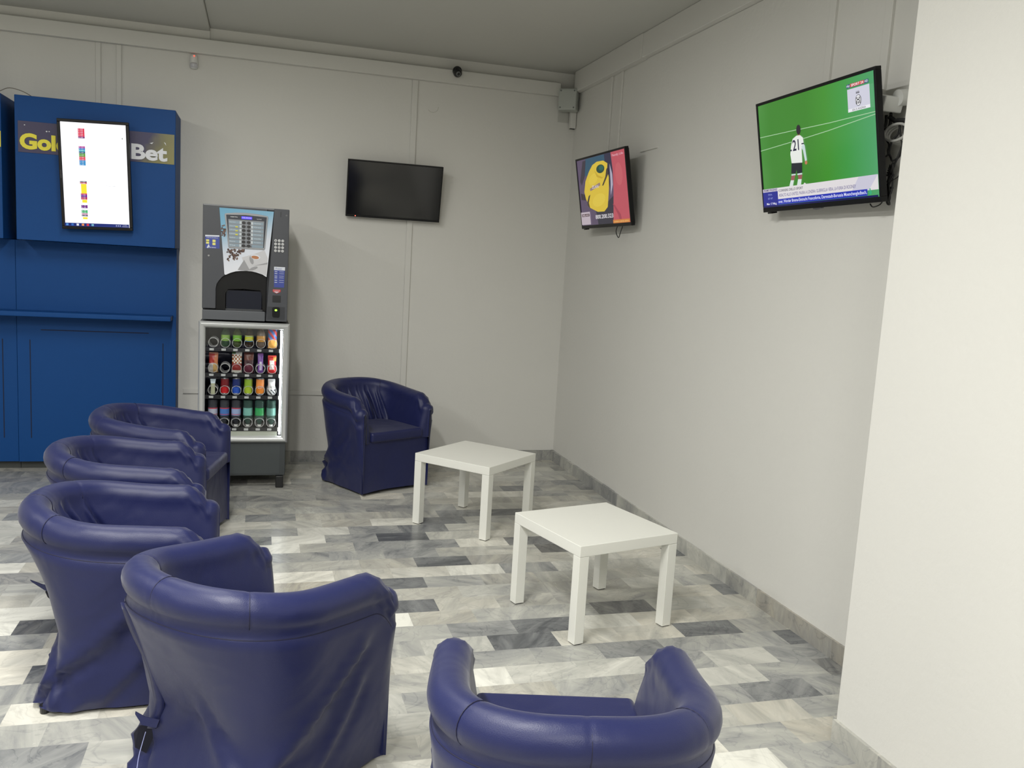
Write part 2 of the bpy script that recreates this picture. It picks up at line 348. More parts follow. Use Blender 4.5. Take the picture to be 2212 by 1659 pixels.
def rim_samples(N=250):
    yb=-RD/2; yf=RD/2; y0=yb+min(RA*.95,RD*.6); P=[]
    for i in range(40):
        t=i/39; P.append((RA+TF*(1-t),yf+(y0-yf)*t,0.0))
    for i in range(1,59):
        th=PI*i/59; c_=math.cos(th); s_=math.sin(th)
        P.append((RA*math.copysign(abs(c_)**.88,c_),y0-(y0-yb)*s_**.88,th))
    for i in range(40):
        t=1-i/39; P.append((-(RA+TF*(1-t)),yf+(y0-yf)*t,PI))
    L=[0]
    for i in range(1,len(P)): L.append(L[-1]+math.hypot(P[i][0]-P[i-1][0],P[i][1]-P[i-1][1]))
    out=[];k=0
    for j in range(N):
        d=L[-1]*j/(N-1)
        while k<len(L)-2 and L[k+1]<d: k+=1
        t=(d-L[k])/(L[k+1]-L[k]) if L[k+1]>L[k] else 0
        q=[P[k][i]*(1-t)+P[k+1][i]*t for i in range(3)]
        z=ZA+(ZB-ZA)*max(0,min(1,(yf-q[1])/(yf-yb)))**PP
        z-=.065*max(0,1-min(d,L[-1]-d)/.09)**2
        out.append((Vector((q[0],q[1],z)),q[2],d/L[-1]))
    return out,y0
def smooth01(t): t=max(0,min(1,t)); return t*t*(3-2*t)
def chair(x,y,rot,label,seed,ties=0,ts=.5,tz=.4,zs_=1.0):
    rnd=random.Random(seed); ph=[rnd.uniform(0,6.28) for _ in range(8)]
    t=thing('armchair',label,'armchair',(x,y,0),(0,0,rot),'navy tub armchairs in loose covers')
    S_,y0=rim_samples(); n=len(S_); yf=RD/2
    S_=[(Vector((p.x,p.y,p.z*zs_)),a,b) for p,a,b in S_]
    HW=.268; HB=-.285; y0h=-.05
    def hem(P,th):
        if th<=0.0: return Vector((HW+.004,P.y,0))
        if th>=PI: return Vector((-HW-.004,P.y,0))
        c_=math.cos(th); s_=math.sin(th)
        return Vector((HW*math.copysign(abs(c_)**.38,c_),y0h-(y0h-HB)*s_**.38 if True else 0,0))
    jit=[rnd.uniform(-.03,.03) for _ in range(8)]
    FO=[(.12+jit[0],.44,.40,.03,.016,.022),(.18+jit[1],.26,.42+jit[2],.06,.013,.02),(.46,.29,.26+jit[3],.04,.015,.024),(.08,.30,.20+jit[4],.03,.010,.02)]
    PL=[(.36+jit[5]*.6,.05,1,.011),(.42+jit[6]*.4,.06,-1,.009),(.555+jit[7]*.5,.10,1,.010),(.60+jit[0]*.5,.13,-1,.012),(.655+jit[1]*.5,.12,1,.010),(.47,.03,-1,.007),(.51+jit[2]*.3,.04,1,.008)]
    def section(i,sc,fwd):
        P,th,s=S_[i]
        a=S_[max(i-1,0)][0]; b=S_[min(i+1,n-1)][0]; T_=Vector((b.x-a.x,b.y-a.y,0)).normalized(); Nn=Vector((-T_.y,T_.x,0))
        P=P+T_*fwd
        s_=math.sin(th) if 0<th<PI else 0
        tp=.032+.115*s_**3                      # inward taper of the outside by z=.27
        hm=hem(P,th)
        if th<=0 or th>=PI: hm.y=P.y
        # keep hem continuous where the arms meet the curve
        if th<=0: f=smooth01((yf-P.y)/(yf-y0)); hm=Vector((HW+.004,P.y+(y0h-y0)*f,0))
        if th>=PI: f=smooth01((yf-P.y)/(yf-y0)); hm=Vector((-HW-.004,P.y+(y0h-y0)*f,0))
        out=[]
        endf=math.exp(-((min(s,1-s))/.05)**2)  # gathers at the arm ends
        def off(o,z): return P+Nn*(o*sc)+Vector((0,0,z-P.z))
        zu=P.z-.072
        wz=.27
        W=off(.043-tp,wz)
        # diagonal folds of the skirt
        def fold(z):
            k=smooth01((zu-z)/.25)
            d=abs(math.sin(s*7+z*7+ph[0]))**4*.007
            q=0
            for (sa,za,sb,zb_,am,wd) in FO:
                for mir in (0,1):
                    A=(1-sa if mir else sa,za); B=(1-sb if mir else sb,zb_)
                    ux,uz=(B[0]-A[0])*1.7,B[1]-A[1]; px,pz=(s-A[0])*1.7,z-A[1]; LL=ux*ux+uz*uz; t_=(px*ux+pz*uz)/LL
                    dist=(px*uz-pz*ux)/math.sqrt(LL); e_=max(0,abs(t_-.5)-.5)*math.sqrt(LL)
                    q-= am*math.exp(-(dist/wd)**2-(e_/.05)**2)*(1 if dist>0 else 1)
                    q+= am*.9*math.exp(-((dist-wd*1.9)/(wd*1.3))**2-(e_/.05)**2)
            return d*k+q*smooth01((zu-z)/.06)
        zs=[.012,.03,.05,.08,.11,.14,.17,.2,.235]
        hemz=.010+.018*abs(math.sin(2*th)) if 0<th<PI else .014
        for z in zs:
            q=(wz-z)/(wz-.018); q=q**1.25
            pt=hm*q+Vector((W.x,W.y,0))*(1-q); pt.z=max(z,hemz if z<.03 else z)
            mid=P; 
            if sc<1: pt=Vector((P.x,P.y,0))*(1-sc)+pt*sc; pt.z=z
            out.append(pt-Nn*fold(z)*sc*.9)
        for k in range(10):
            z=wz+(zu-wz)*k/9; o=.043-tp*(1-(k/9))**.9
            out.append(off(o-fold(z),z))
        # tuck under the roll then the roll
        out.append(off(.038,zu+.006)); 
        rip=0
        for k in range(15):
            a=math.radians(-50+(240)*k/14)
            rr=RR*(1+.03*math.sin(s*23+ph[2]+a))
            rr+=endf*.007*math.sin(k*1.9+ph[3])*math.sin(s*170+ph[4])
            rr-= .0016*math.exp(-((s-.33)/.006)**2)+.0016*math.exp(-((s-.67)/.006)**2)+.0014*math.exp(-((s-.5)/.005)**2)
            out.append(P+Nn*(rr*1.0*math.cos(a)*sc)+Vector((0,0,rr*math.sin(a)*(sc**.6))))
        # inside, sloping to the seat with pleats
        zi=P.z-.02
        for k in range(1,17):
            f=k/16; z=zi+(.37-zi)*f
            o=-.051-(tp*.80)*f-.006*math.sin(PI*f)
            slant=s+.10*f*(1 if seed%2 else -1)
            pl=(abs(math.sin(slant*24+ph[5]))**5)*.022*math.sin(PI*min(1,f*1.1))*(.35+.65*(s_**.5 if s_>0 else 0))
            pl+=(abs(math.sin(slant*14+1+ph[6]))**7)*.026*math.sin(PI*f)*(s_**.5 if s_>0 else 0)
            pl=0
            for s0,sl,sg,wd in PL:
                u_=(s-(s0+sl*f))/(wd*(.7+.9*f)); hgt=.024*math.sin(PI*min(1,f*1.15))**.8 if f<.87 else .024*math.sin(PI*min(1,f*1.15))
                pl+=hgt*math.exp(-u_*u_)-hgt*.8*math.exp(-((u_-1.5*sg)/.8)**2)
            out.append(off(o-pl,z))
        return out
    secs=[]
    for ang in(84,68,50,32,15):
        a=math.radians(ang); secs.append(section(0,math.cos(a),-.05*math.sin(a)))
    for i in range(n): secs.append(section(i,1,0))
    for ang in(15,32,50,68,84):
        a=math.radians(ang); secs.append(section(n-1,math.cos(a),.05*math.sin(a)))
    m=MB(); K=len(secs[0]); vs=[v for s in secs for v in s]; fs=[]
    for i in range(len(secs)-1):
        for k in range(K-1): fs.append((i*K+k,i*K+k+1,(i+1)*K+k+1,(i+1)*K+k))
    fs.append(tuple(range(K))); e=(len(secs)-1)*K; fs.append(tuple(e+k for k in range(K-1,-1,-1)))
    m.add(vs,fs); shell=m.build('cover_shell',lea,t,smooth=True)
    # front skirt between the arms
    m=MB(); cols=25; rows=12; vs=[];fs=[]
    for j in range(rows+1):
        z=.02+(.378-.02)*j/rows
        for i in range(cols+1):
            u=i/cols; xx=-.286+.572*u; yy=yf+.030-.012*math.sin(PI*u)+.006*math.sin(u*9+ph[7])*(1-j/rows)+.006*(1-j/rows)
            vs.append((xx,yy-.0,z-.0+(.006*math.sin(PI*u) if j==0 else 0)))
    for j in range(rows):
        for i in range(cols): a=j*(cols+1)+i; fs.append((a,a+1,a+cols+2,a+cols+1)[::-1])
    b0=len(vs)
    for j in(0,rows):
        for i in(0,cols): v=vs[j*(cols+1)+i]; vs.append((v[0],yf-.06,v[2]))
    fs+= [(rows*(cols+1)+i for i in range(0))] if False else []
    m.add(vs,fs); m.box(-.25,.25,.08,yf+.008,.02,.372); m.build('front_skirt',lea,t,smooth='auto')
    # seat cushion
    ol=[(-.224,yf+.052),(.224,yf+.052),(.226,.02),(.21,-.07),(.15,-.125),(-.15,-.125),(-.21,-.07),(-.226,.02)]
    m=MB().add([(a,b,.372) for a,b in ol]+[(a,b,.444) for a,b in ol],[tuple(range(8)),tuple(range(15,7,-1))]+[((i+1)%8,i,i+8,(i+1)%8+8) for i in range(8)]); m.f=[f[::-1] for f in m.f]; m.build('seat_cushion',lea,t,bevel=.02,seg=4)
    # feet
    for sx in(-.225,.225):
        for sy in(-.235,.225): MB().lathe([(.014,0),(.016,.03)],12,Matrix.Translation((sx,sy,0))).build('foot',blk,t)
    # seams
    m=MB(); pts=[]
    for i in range(0,n,2):
        P,th,s=S_[i]; a=S_[max(i-1,0)][0]; b=S_[min(i+1,n-1)][0]; T_=Vector((b.x-a.x,b.y-a.y,0)).normalized(); Nn=Vector((-T_.y,T_.x,0))
        pts.append(P+Nn*.0385+Vector((0,0,-.066)))
    m.tube(pts,.0016,6,smooth=1)
    for ss in(.33,.5,.67):
        i=min(range(n),key=lambda k:abs(S_[k][2]-ss)); P,th,s=S_[i]; a=S_[i-1][0]; b=S_[i+1][0]; T_=Vector((b.x-a.x,b.y-a.y,0)).normalized(); Nn=Vector((-T_.y,T_.x,0))
        m.tube([P+(Nn*math.cos(q)+Vector((0,0,1))*math.sin(q))*(RR-.0016) for q in [math.radians(-60+250*k/16) for k in range(17)]],.0012,6,smooth=1)
    m.build('seam',seamm,t,smooth=True)
    # cover opening at a back corner: a folded flap and tie
    i=min(range(n),key=lambda k:abs(S_[k][2]-ts)); P,th,s=S_[i]; a=S_[i-1][0]; b=S_[i+1][0]; T_=Vector((b.x-a.x,b.y-a.y,0)).normalized(); Nn=Vector((-T_.y,T_.x,0))
    if ties:
        s_=math.sin(th) if 0<th<PI else 0; tp=.032+.115*s_**3; zu=P.z-.072
        def at(o,z,al=0): # o measured from the outside of the cover at height z
            k=max(0,min(1,(z-.27)/(zu-.27))); oo=.043-tp*(1-k)**.9
            if z<.27: oo+= (tp+.0)*(.27-z)/.27
            return P+Nn*(oo+o)+T_*al+Vector((0,0,z-P.z))
        if ties==2:
            m=MB(); vs=[];fs=[]
            for k in range(15):
                f=k/14; z=.60-.40*f
                vs+= [at(-.012,z,-.012),at(.010+.005*math.sin(f*9),z,.0),at(-.012,z,.010)]
            for k in range(14):
                for q in range(2): fs.append((k*3+q,k*3+q+1,k*3+q+4,k*3+q+3))
            m.add(vs,fs); fl=m.build('back_flap',lea,t,smooth=True); sol=fl.modifiers.new('s','SOLIDIFY'); sol.thickness=.003
        z0=tz
        m=MB(); vs=[at(-.01,z0+.012,-.02),at(-.01,z0-.012,-.02),at(.03,z0+.018,.0),at(.03,z0-.006,0),at(.062,z0+.034,.012),at(.06,z0+.026,.012)]
        m.add(vs,[(0,1,3,2),(2,3,5,4)]); st=m.build('tie_strap',lea,t); sol=st.modifiers.new('s','SOLIDIFY'); sol.thickness=.003
        m=MB(); vs=[at(-.02,z0-.005,.0),at(.036,z0-.015,.01),at(.040,z0-.04,.02),at(.020,z0-.085,.02),at(-.02,z0-.11,.02)]  # dark sheet standing in for the shadow beside the strap
        m.add(vs,[(0,1,2,3,4)]); st=m.build('tie_shadow',tie_shade,t,label='dark sheet painted as the shadow beside the tie strap'); sol=st.modifiers.new('s','SOLIDIFY'); sol.thickness=.004
        if ties==2:
            MB().tube([at(.012,z0-.03,.0),at(.010,z0-.06,-.005),at(.012,z0-.085,-.03),at(.014,z0-.10,-.07)],.0012,6).build('loose_thread',mat('pale thread',S(150,155,200),.6),t,smooth=True,label='pale loose thread')
    return t
chair(-1.665,-.675,3.64,'dark blue armchair standing alone by the back wall, right of the snack machine',1,zs_=1.02)
chair(-2.993,-1.789,-1.762,'blue armchair in front of the snack machine, farthest of the left row',2)
chair(-3.022,-2.697,-1.527,'blue armchair second from the snack machine in the left row',4)
chair(-2.920,-3.545,-1.520,'blue armchair in left row, full skirt visible with a tie and painted shadow at its back',6,ties=1,ts=.47,tz=.38,zs_=.99)
chair(-2.472,-4.286,-.850,'large blue armchair in front at bottom left, loose thread on its back corner',7,ties=2,ts=.62,tz=.22)
chair(-1.723,-5.093,-.245,'blue armchair at the bottom edge, back to the camera, nearest the pillar',8,zs_=.975)

# ---------------------------------------------------------------- televisions
bez=mat('tv bezel',S(14,14,16),.35,spec=.3); back=mat('tv back',S(20,20,22),.5); arm=mat('bracket steel',S(28,28,30),.45)
def tv(label,loc,yaw,tilt,W,Hh,b=.014,bb=.02,off=False):
    t=thing('television',label,'television',loc,(tilt,0,yaw),'wall televisions')
    x0,x1,z0,z1=-W/2+b,W/2-b,-Hh/2+bb,Hh/2-b
    m=MB(); m.box(-W/2,W/2,0,.028,z1,Hh/2); m.box(-W/2,W/2,0,.028,-Hh/2,z0); m.box(-W/2,x0,0,.028,z0,z1); m.box(x1,W/2,0,.028,z0,z1); m.build('frame',bez,t,bevel=.002)
    m=MB(); m.box(-W/2+.01,W/2-.01,.0285,.036,-Hh/2+.01,Hh/2-.01); m.box(-W*.40,W*.40,.036,.062,-Hh*.42,Hh*.30); m.build('back_cover',back,t,bevel=.006)
    return t,(x0,x1,z0,z1)
class Pic(MB):
    """flat picture of a lit display: polygons in screen fractions, each layer a hair in front of the last"""
    def __init__(s,r,y=.0045): super().__init__(); s.r=r; s.y=y; s.mats=[]; s.k=0
    def P(s,u,v): x0,x1,z0,z1=s.r; return (x0+(x1-x0)*u,z0+(z1-z0)*v)
    def c(s,*rgb,k=1.0):
        nm='%d-%d-%d-%.2f'%(rgb+(k,)); m=screen(nm,*rgb,k=k)
        if m not in s.mats: s.mats.append(m)
        s.cur=s.mats.index(m); return s
    def L(s): s.k+=1; return s.y-.00022*s.k
    def pg(s,pts): s.poly([s.P(*p) for p in pts],s.L()); return s
    def bx(s,u0,u1,v0,v1): return s.pg([(u0,v0),(u1,v0),(u1,v1),(u0,v1)])
    def el(s,u,v,ru,rv,a=0,n=18):
        q=[]
        for i in range(n):
            t=2*PI*i/n; x=ru*math.cos(t); z=rv*math.sin(t); q.append((u+x*math.cos(a)-z*math.sin(a),v+x*math.sin(a)+z*math.cos(a)))
        return s.pg(q)
    def tx(s,st,u0,u1,v0,v1,bold=0): a=s.P(u0,v0); b=s.P(u1,v1); text(s,st,a[0],b[0],a[1],b[1],s.L(),bold); return s
# -- football television
t,r=tv('large television showing a football player in white on green pitch',(-.1486,-3.5367,2.2115),-1.5981,.1891,.88,.515,b=.013,bb=.022)
p=Pic(r); g=mat('lit pitch green',(.004,.01,.004,1),.12,0,S(52,128,44),1.0,spec=.4)
nt=g.node_tree; tc=nt.nodes['Texture Coordinate']; sx=nt.nodes.new('ShaderNodeSeparateXYZ'); nt.links.new(tc.outputs['Object'],sx.inputs[0])
mr=nt.nodes.new('ShaderNodeMapRange'); mr.inputs['From Min'].default_value=-.42; mr.inputs['From Max'].default_value=.42; nt.links.new(sx.outputs[0],mr.inputs['Value'])
rp=nt.nodes.new('ShaderNodeValToRGB'); e=rp.color_ramp.elements; e[0].color=S(74,140,62); e[1].color=S(80,158,104)
for pos,c in((.1,S(62,130,46)),(.45,S(60,130,42)),(.62,S(66,142,48)),(.78,S(66,150,70))): k=e.new(pos); k.color=c
nt.links.new(mr.outputs[0],rp.inputs[0]); nt.links.new(rp.outputs[0],nt.nodes['Principled BSDF'].inputs['Emission Color'])
p.mats.append(g); p.cur=0; p.bx(0,1,0,1)
p.c(170,205,165)
def stroke(a,b,w): p.pg([(a[0],a[1]-w),(b[0],b[1]-w),(b[0],b[1]+w),(a[0],a[1]+w)])
stroke((0,.695),(.363,.687),.003);stroke((.40,.684),(.654,.677),.003);stroke((.654,.677),(1,.679),.003)
stroke((0,.565),(.31,.587),.003);stroke((.42,.594),(.642,.614),.003);stroke((.642,.614),(1,.659),.003)
p.c(150,110,80).bx(.372,.392,.625,.66); p.c(36,28,40).el(.383,.683,.02,.045)
p.c(150,90,90).pg([(.292,.282),(.327,.277),(.315,.232),(.283,.236)]).pg([(.352,.274),(.394,.271),(.385,.232),(.355,.236)])
p.c(214,224,220).pg([(.283,.236),(.313,.232),(.300,.182),(.265,.182)]).pg([(.352,.236),(.385,.232),(.376,.182),(.339,.182)])
p.c(30,36,44).pg([(.302,.397),(.4,.385),(.395,.29),(.347,.288),(.345,.325),(.334,.29),(.292,.298)])
p.c(200,215,215).bx(.294,.333,.277,.29).bx(.35,.394,.274,.288)
p.c(196,214,214).pg([(.418,.56),(.434,.53),(.445,.40),(.441,.385),(.428,.383),(.415,.49),(.40,.52)])
p.c(228,232,226).pg([(.365,.634),(.399,.63),(.422,.603),(.427,.545),(.405,.53),(.403,.381),(.304,.392),(.297,.476),(.309,.552),(.328,.612)])
p.c(190,120,90).el(.437,.375,.011,.018)
p.c(30,30,60).bx(.300,.314,.503,.518).bx(.407,.428,.545,.556).tx('21',.325,.383,.50,.60,.02)
p.c(222,218,220).bx(0,1,.06,.182); p.c(200,198,214).pg([(.80,.06),(.93,.06),(1,.182),(.86,.182)])
p.c(222,218,220).pg([(.40,.18),(.43,.18),(.415,.197)])
p.c(196,188,205).bx(.0,.153,.154,.183); p.c(70,72,110).tx('PRIME PAGINE',.01,.145,.158,.178,.01)
p.c(36,42,140).bx(.0,.153,.0,.152); p.c(150,160,220).tx('FIFA',.055,.095,.115,.132); p.tx('07:47',.05,.1,.078,.095)
p.c(230,230,240).tx('Mar 17 Mag',.035,.135,.018,.045,.01)
p.c(64,66,84).tx('CORRIERE DELLO SPORT',.165,.40,.140,.163,.012); p.c(110,104,150).tx('ASSALTO ALLO UNITED, PAURA A LONDRA: GUERRIGLIA VERA, LA FURIA DI ROONEY',.165,.84,.088,.122,.01)
p.c(44,56,176).bx(.153,.923,.018,.072); p.c(222,226,250).tx('over, Werder Brema-Eintracht Francoforte, Darmstadt-Borussia Moenchengladbach,',.158,.918,.024,.062,.012)
p.c(28,24,84).bx(0,1,0,.016)
p.c(60,170,120).el(.946,.04,.01,.018).bx(.94,.948,.04,.075)
p.c(206,206,220).bx(.814,.976,.72,.905); p.c(232,232,238).bx(.814,.976,.72,.745); p.c(80,82,90).tx('GIU E ANDRIA',.845,.945,.725,.741,.01)
# club crest: oval shield with vertical stripes, stars above
p.c(40,40,44).el(.894,.80,.022,.045).c(230,230,234).el(.894,.80,.019,.041); p.c(40,40,44)
for q in(-.012,0,.012): p.bx(.894+q-.003,.894+q+.003,.772,.825)
p.c(230,230,234).el(.894,.805,.012,.014).c(40,40,44).el(.894,.805,.006,.008)
for q in(-.009,0,.009): p.pg([(.894+q-.004,.855),(.894+q+.004,.855),(.894+q,.878)])
p.c(60,90,120).bx(.814,.976,.915,.945); p.c(206,80,74).bx(.842,.945,.918,.944); p.c(235,235,240).tx('SPORT 24',.85,.94,.921,.941,.015).tx('sky',.817,.84,.918,.942,.01).tx('HD',.95,.972,.922,.94,.01)
p.build('screen',p.mats,t)
m=MB().ell(0,-.515/2-.002,.03,.006,.004,.02); m.build('logo_badge',mat('badge grey',S(90,90,95),.3),t)
MB().box(-.40,-.365,.0,.03,-.515/2-.008,-.515/2-.0005).build('foot_bump',bez,t)
MB().tube([(.33,.03,-.262),(.36,.02,-.275),(.39,.03,-.268),(.40,.04,-.25)],.0025,6).build('cable',mat('black rubber'and'black rubber',S(24,24,25),.6),t,smooth=True)
m=MB(); m.box(-.14,.14,.062,.072,-.14,.14); m.box(-.05,.05,.072,.10,-.05,.06); m.build('wall_bracket',arm,t,bevel=.002)
# -- small lit television
t,r=tv('television in room corner showing a yellow mask advertisement',(-.147,-1.0821,2.1977),-1.5484,.1787,.88,.515,b=.014,bb=.024)
p=Pic(r); K=.82
p.c(92,78,104,k=K).bx(0,1,0,1)
p.c(46,84,108,k=K).pg([(.199,.997),(.723,.998),(.735,.792),(.66,.719),(.155,.75)])
p.c(44,42,70,k=K).pg([(.60,.998),(.75,1),(.76,.6),(.68,.45),(.62,.7)])
p.c(60,52,66,k=K).pg([(.134,.974),(.208,.98),(.155,.75),(.07,.62),(.04,.68)])
p.c(56,44,58,k=K).pg([(.03,.50),(.12,.47),(.14,.38),(.03,.40)])
p.c(48,46,62,k=K).pg([(.33,.23),(.60,.32),(.73,.40),(.674,0),(.36,0)])
p.c(196,84,98,k=K).pg([(.735,1),(1,1),(1,0),(.674,0),(.73,.465),(.75,.746)])
p.c(204,96,106,k=K).el(.86,.68,.07,.16)
p.c(168,66,84,k=K).pg([(.69,.28),(.73,.26),(.83,.12),(.85,.0),(.81,0),(.78,.12)])
p.c(180,176,196,k=K).pg([(.70,.85),(.735,.70),(.73,.55),(.67,.40),(.69,.60)])
p.c(226,196,60,k=K).pg([(.446,.918),(.58,.912),(.66,.86),(.64,.759),(.663,.666),(.645,.5),(.623,.396),(.589,.243),(.512,.184),(.374,.189),(.217,.261),(.142,.396),(.117,.512),(.165,.669),(.262,.802),(.347,.885)])
p.c(232,204,70,k=K).el(.34,.68,.11,.07,.5).el(.42,.36,.14,.09,.3)
p.c(206,172,44,k=K).pg([(.38,.80),(.42,.70),(.52,.66),(.60,.70),(.54,.68),(.45,.72)])
p.c(26,70,56,k=K).el(.51,.805,.085,.062).c(36,96,84,k=K).el(.53,.815,.05,.035)
p.c(66,56,46,k=K).pg([(.655,.80),(.67,.72),(.545,.56),(.515,.56),(.60,.68),(.63,.78)]).pg([(.21,.44),(.25,.46),(.20,.34),(.22,.25),(.17,.30),(.17,.36)])
p.c(150,124,120,k=K).pg([(.254,.549),(.476,.612),(.481,.569),(.26,.509)]); p.c(226,216,220,k=K).tx('ZLAN',.30,.44,.54,.585,.02)
p.c(196,182,192,k=K).bx(.0,.205,.01,.205); p.c(60,40,40,k=K).bx(.02,.19,.135,.175).c(220,200,210,k=K).tx('RELAX',.035,.18,.142,.168,.02)
p.c(240,236,240,k=K).tx('800.200.323',.325,.69,.085,.145,.012)
p.c(214,130,60,k=K).bx(.68,1,.0,.05).c(240,200,120,k=K).tx('numero verde attivo',.70,.98,.012,.04,.01)
p.c(226,170,182,k=K).tx('Family Life',.77,.98,.925,.965,.02)
p.build('screen',p.mats,t)
MB().box(-.40,-.365,.0,.03,-.515/2-.008,-.515/2-.0005).build('foot_bump',bez,t)
MB().tube([(.13,.05,-.24),(.14,.02,-.29),(.17,.02,-.335),(.19,.03,-.30),(.21,.05,-.24)],.003,6).build('cable',mat('black rubber',S(24,24,25),.6),t,smooth=True)
m=MB(); m.box(-.14,.14,.062,.072,-.14,.14); m.box(-.05,.05,.072,.098,-.05,.06); m.build('wall_bracket',arm,t,bevel=.002)
# -- switched off television
t,r=tv('switched-off black television with a red standby light on back wall',(-1.4687,-.1106,2.1518),-.0167,.2118,.73,.43,b=.010,bb=.016)
MB().box(r[0],r[1],.003,.008,r[2],r[3]).build('screen',mat('dark display',S(16,17,20),.09,spec=.6),t)
MB().ell(-.292,-.207,.0035,.0035,-.001,.001).build('standby_light',mat('standby red',S(255,80,60),.4,emit=S(255,90,70),es=4),t)
m=MB(); m.box(-.12,.12,.05,.06,-.12,.12); m.box(-.05,.05,.06,.075,-.04,.05); m.build('wall_bracket',arm,t,bevel=.002)
# -- cables beside the football television
rub=mat('black rubber',S(24,24,25),.6)
t=thing('plug_adapter','white plug adapter on the wall right of the football television','plug adapter',(0,0,0))
MB().tube([(-.001,-3.95,2.375),(-.07,-3.95,2.365)],.032,20,smooth=1).build('socket',wp,t,smooth='auto')
o=MB().box(-.045,.045,-.028,.028,-.03,.03).build('adapter_body',wp,t,bevel=.006,loc=(-.085,-3.925,2.345)); o.rotation_euler=(.28,0,0)
MB().box(-.03,-.001,-3.985,-3.90,2.372,2.40).build('wall_plate',mat('grey plastic box',S(176,180,174),.5),t,bevel=.003)
o=MB(); 
for q in range(3):
    o.tube([(-.07+.012*q,-3.962+.064*math.cos(a*PI/10)*(1+.03*q),2.232+.032*math.sin(a*PI/10)-.003*q) for a in range(20)],.0055,8,closed=True)
tag(o.build('cable_coil',mat('white cable',S(196,196,192),.5),smooth=True),'ring of coiled white cable hanging beside the football television','cable coil')
o=MB()
Q=lambda *a:[(-.062+.008*math.sin(i*2.1),y+.045,z+.010) for i,(y,z) in enumerate(a)]
o.tube(Q((-3.931,2.214),(-3.955,2.185),(-3.972,2.158),(-3.965,2.14),(-3.936,2.135)),.0035)
o.tube(Q((-4.015,2.26),(-4.005,2.22),(-3.989,2.189),(-3.972,2.15),(-3.977,2.128),(-4.006,2.113),(-4.034,2.128),(-4.035,2.169),(-4.03,2.22),(-4.01,2.26)),.004)
o.tube(Q((-4.035,2.26),(-4.038,2.19),(-4.034,2.125),(-4.009,2.095),(-3.991,2.05),(-3.998,2.0),(-3.99,1.955),(-4.0,1.945),(-4.008,1.97),(-4.012,2.0),(-4.0,2.05),(-4.012,2.09),(-4.0,2.105),(-3.985,2.08),(-3.99,2.03)),.004)
for q in range(5): o.tube(Q((-3.985+.004*q,2.10-.01*q),(-3.975-.008*q,2.06),(-4.0+.003*q,2.02),(-4.006+.006*q,1.975+.01*q),(-3.992-.004*q,1.96+.012*q),(-3.99,2.01),(-4.0,2.06)),.0035)
o.tube(Q((-4.0,2.035),(-4.03,2.05),(-4.06,2.07)),.002)
o.tube(Q((-3.93,2.30),(-3.925,2.27),(-3.935,2.245),(-3.955,2.25),(-3.95,2.29),(-3.965,2.30)),.006)
o.tube(Q((-3.95,2.29),(-3.98,2.27),(-4.01,2.268),(-4.05,2.262)),.009)
tag(o.build('cable_bundle',rub,smooth=True),'tangled black cables hanging between football television and pillar','cable bundle')
# ---------------------------------------------------------------- blue wall units
blue=mat('blue laminate',S(14,66,126),.5,spec=.2,bump=.06,bscale=300,var=.03,vscale=8); groove=mat('groove dark',S(12,22,48),.8)
yel=mat('yellow lettering',S(226,214,60),.5); whl=mat('white lettering',S(216,218,224),.5)
def bandmat(x0,x1):
    m=mat('sign band print',S(44,34,76),.35); nt=m.node_tree; tc=nt.nodes['Texture Coordinate']; p=nt.nodes['Principled BSDF']
    sp=nt.nodes.new('ShaderNodeSeparateXYZ'); nt.links.new(tc.outputs['Object'],sp.inputs[0])
    a=nt.nodes.new('ShaderNodeMath'); a.operation='MULTIPLY_ADD'; a.inputs[1].default_value=-.45; nt.links.new(sp.outputs[2],a.inputs[0]); nt.links.new(sp.outputs[0],a.inputs[2])
    n=nt.nodes.new('ShaderNodeTexNoise'); n.inputs['Scale'].default_value=9; b=nt.nodes.new('ShaderNodeMath'); b.operation='MULTIPLY_ADD'; b.inputs[1].default_value=.12; nt.links.new(tc.outputs['Object'],n.inputs['Vector']); nt.links.new(n.outputs['Fac'],b.inputs[0]); nt.links.new(a.outputs[0],b.inputs[2])
    mr=nt.nodes.new('ShaderNodeMapRange'); mr.inputs['From Min'].default_value=x0; mr.inputs['From Max'].default_value=x1; nt.links.new(b.outputs[0],mr.inputs['Value'])
    r=nt.nodes.new('ShaderNodeValToRGB'); e=r.color_ramp.elements; e[0].color=S(42,34,74); e[1].color=S(150,142,52); k=e.new(.46); k.color=S(42,36,78); k=e.new(.56); k.color=S(112,108,62)
    nt.links.new(mr.outputs[0],r.inputs[0]); nt.links.new(r.outputs[0],p.inputs['Base Color']); return m
bm=bandmat(-.36,.54)
def signbox(x0,x1,label,left=False):
    cx=(x0+x1)/2; t=thing('sign_cabinet',label,'cabinet',(cx,-.4,1.618),group='blue sign cabinets')
    w=x1-x0
    MB().box(-w/2,w/2,0,.385,0,.934).build('body',blue,t,bevel=.004)
    MB().box(-w/2+.02,w/2-.008,-.0035,-.0005,.570,.770).build('sign_band',bm,t)
    m=MB(); text(m,'Gold',-w/2+.030,-w/2+.03+.288,.590,.694,-.0075,.045,-.0036); m.build('yellow_lettering',yel,t)
    m=MB(); text(m,'Bet',w/2-.280,w/2-.052,.584,.688,-.0075,.035,-.0036)
    m.poly([(w/2-.165,.700),(w/2-.14,.708),(w/2-.15,.696)],-.005); m.poly([(w/2-.075,.715),(w/2-.068,.705),(w/2-.06,.692),(w/2-.064,.71)],-.005); m.build('white_lettering',whl,t)
    for a,b,c_ in((.06,.745,.004),(.19,.715,.005),(.205,.716,.004)): MB().ell(-w/2+a,b,c_,c_*.8,-.005).build('star_print',whl,t)
    return t
signbox(-4.014,-3.028,'blue upper cabinet with yellow and white lettering behind the portrait screen')
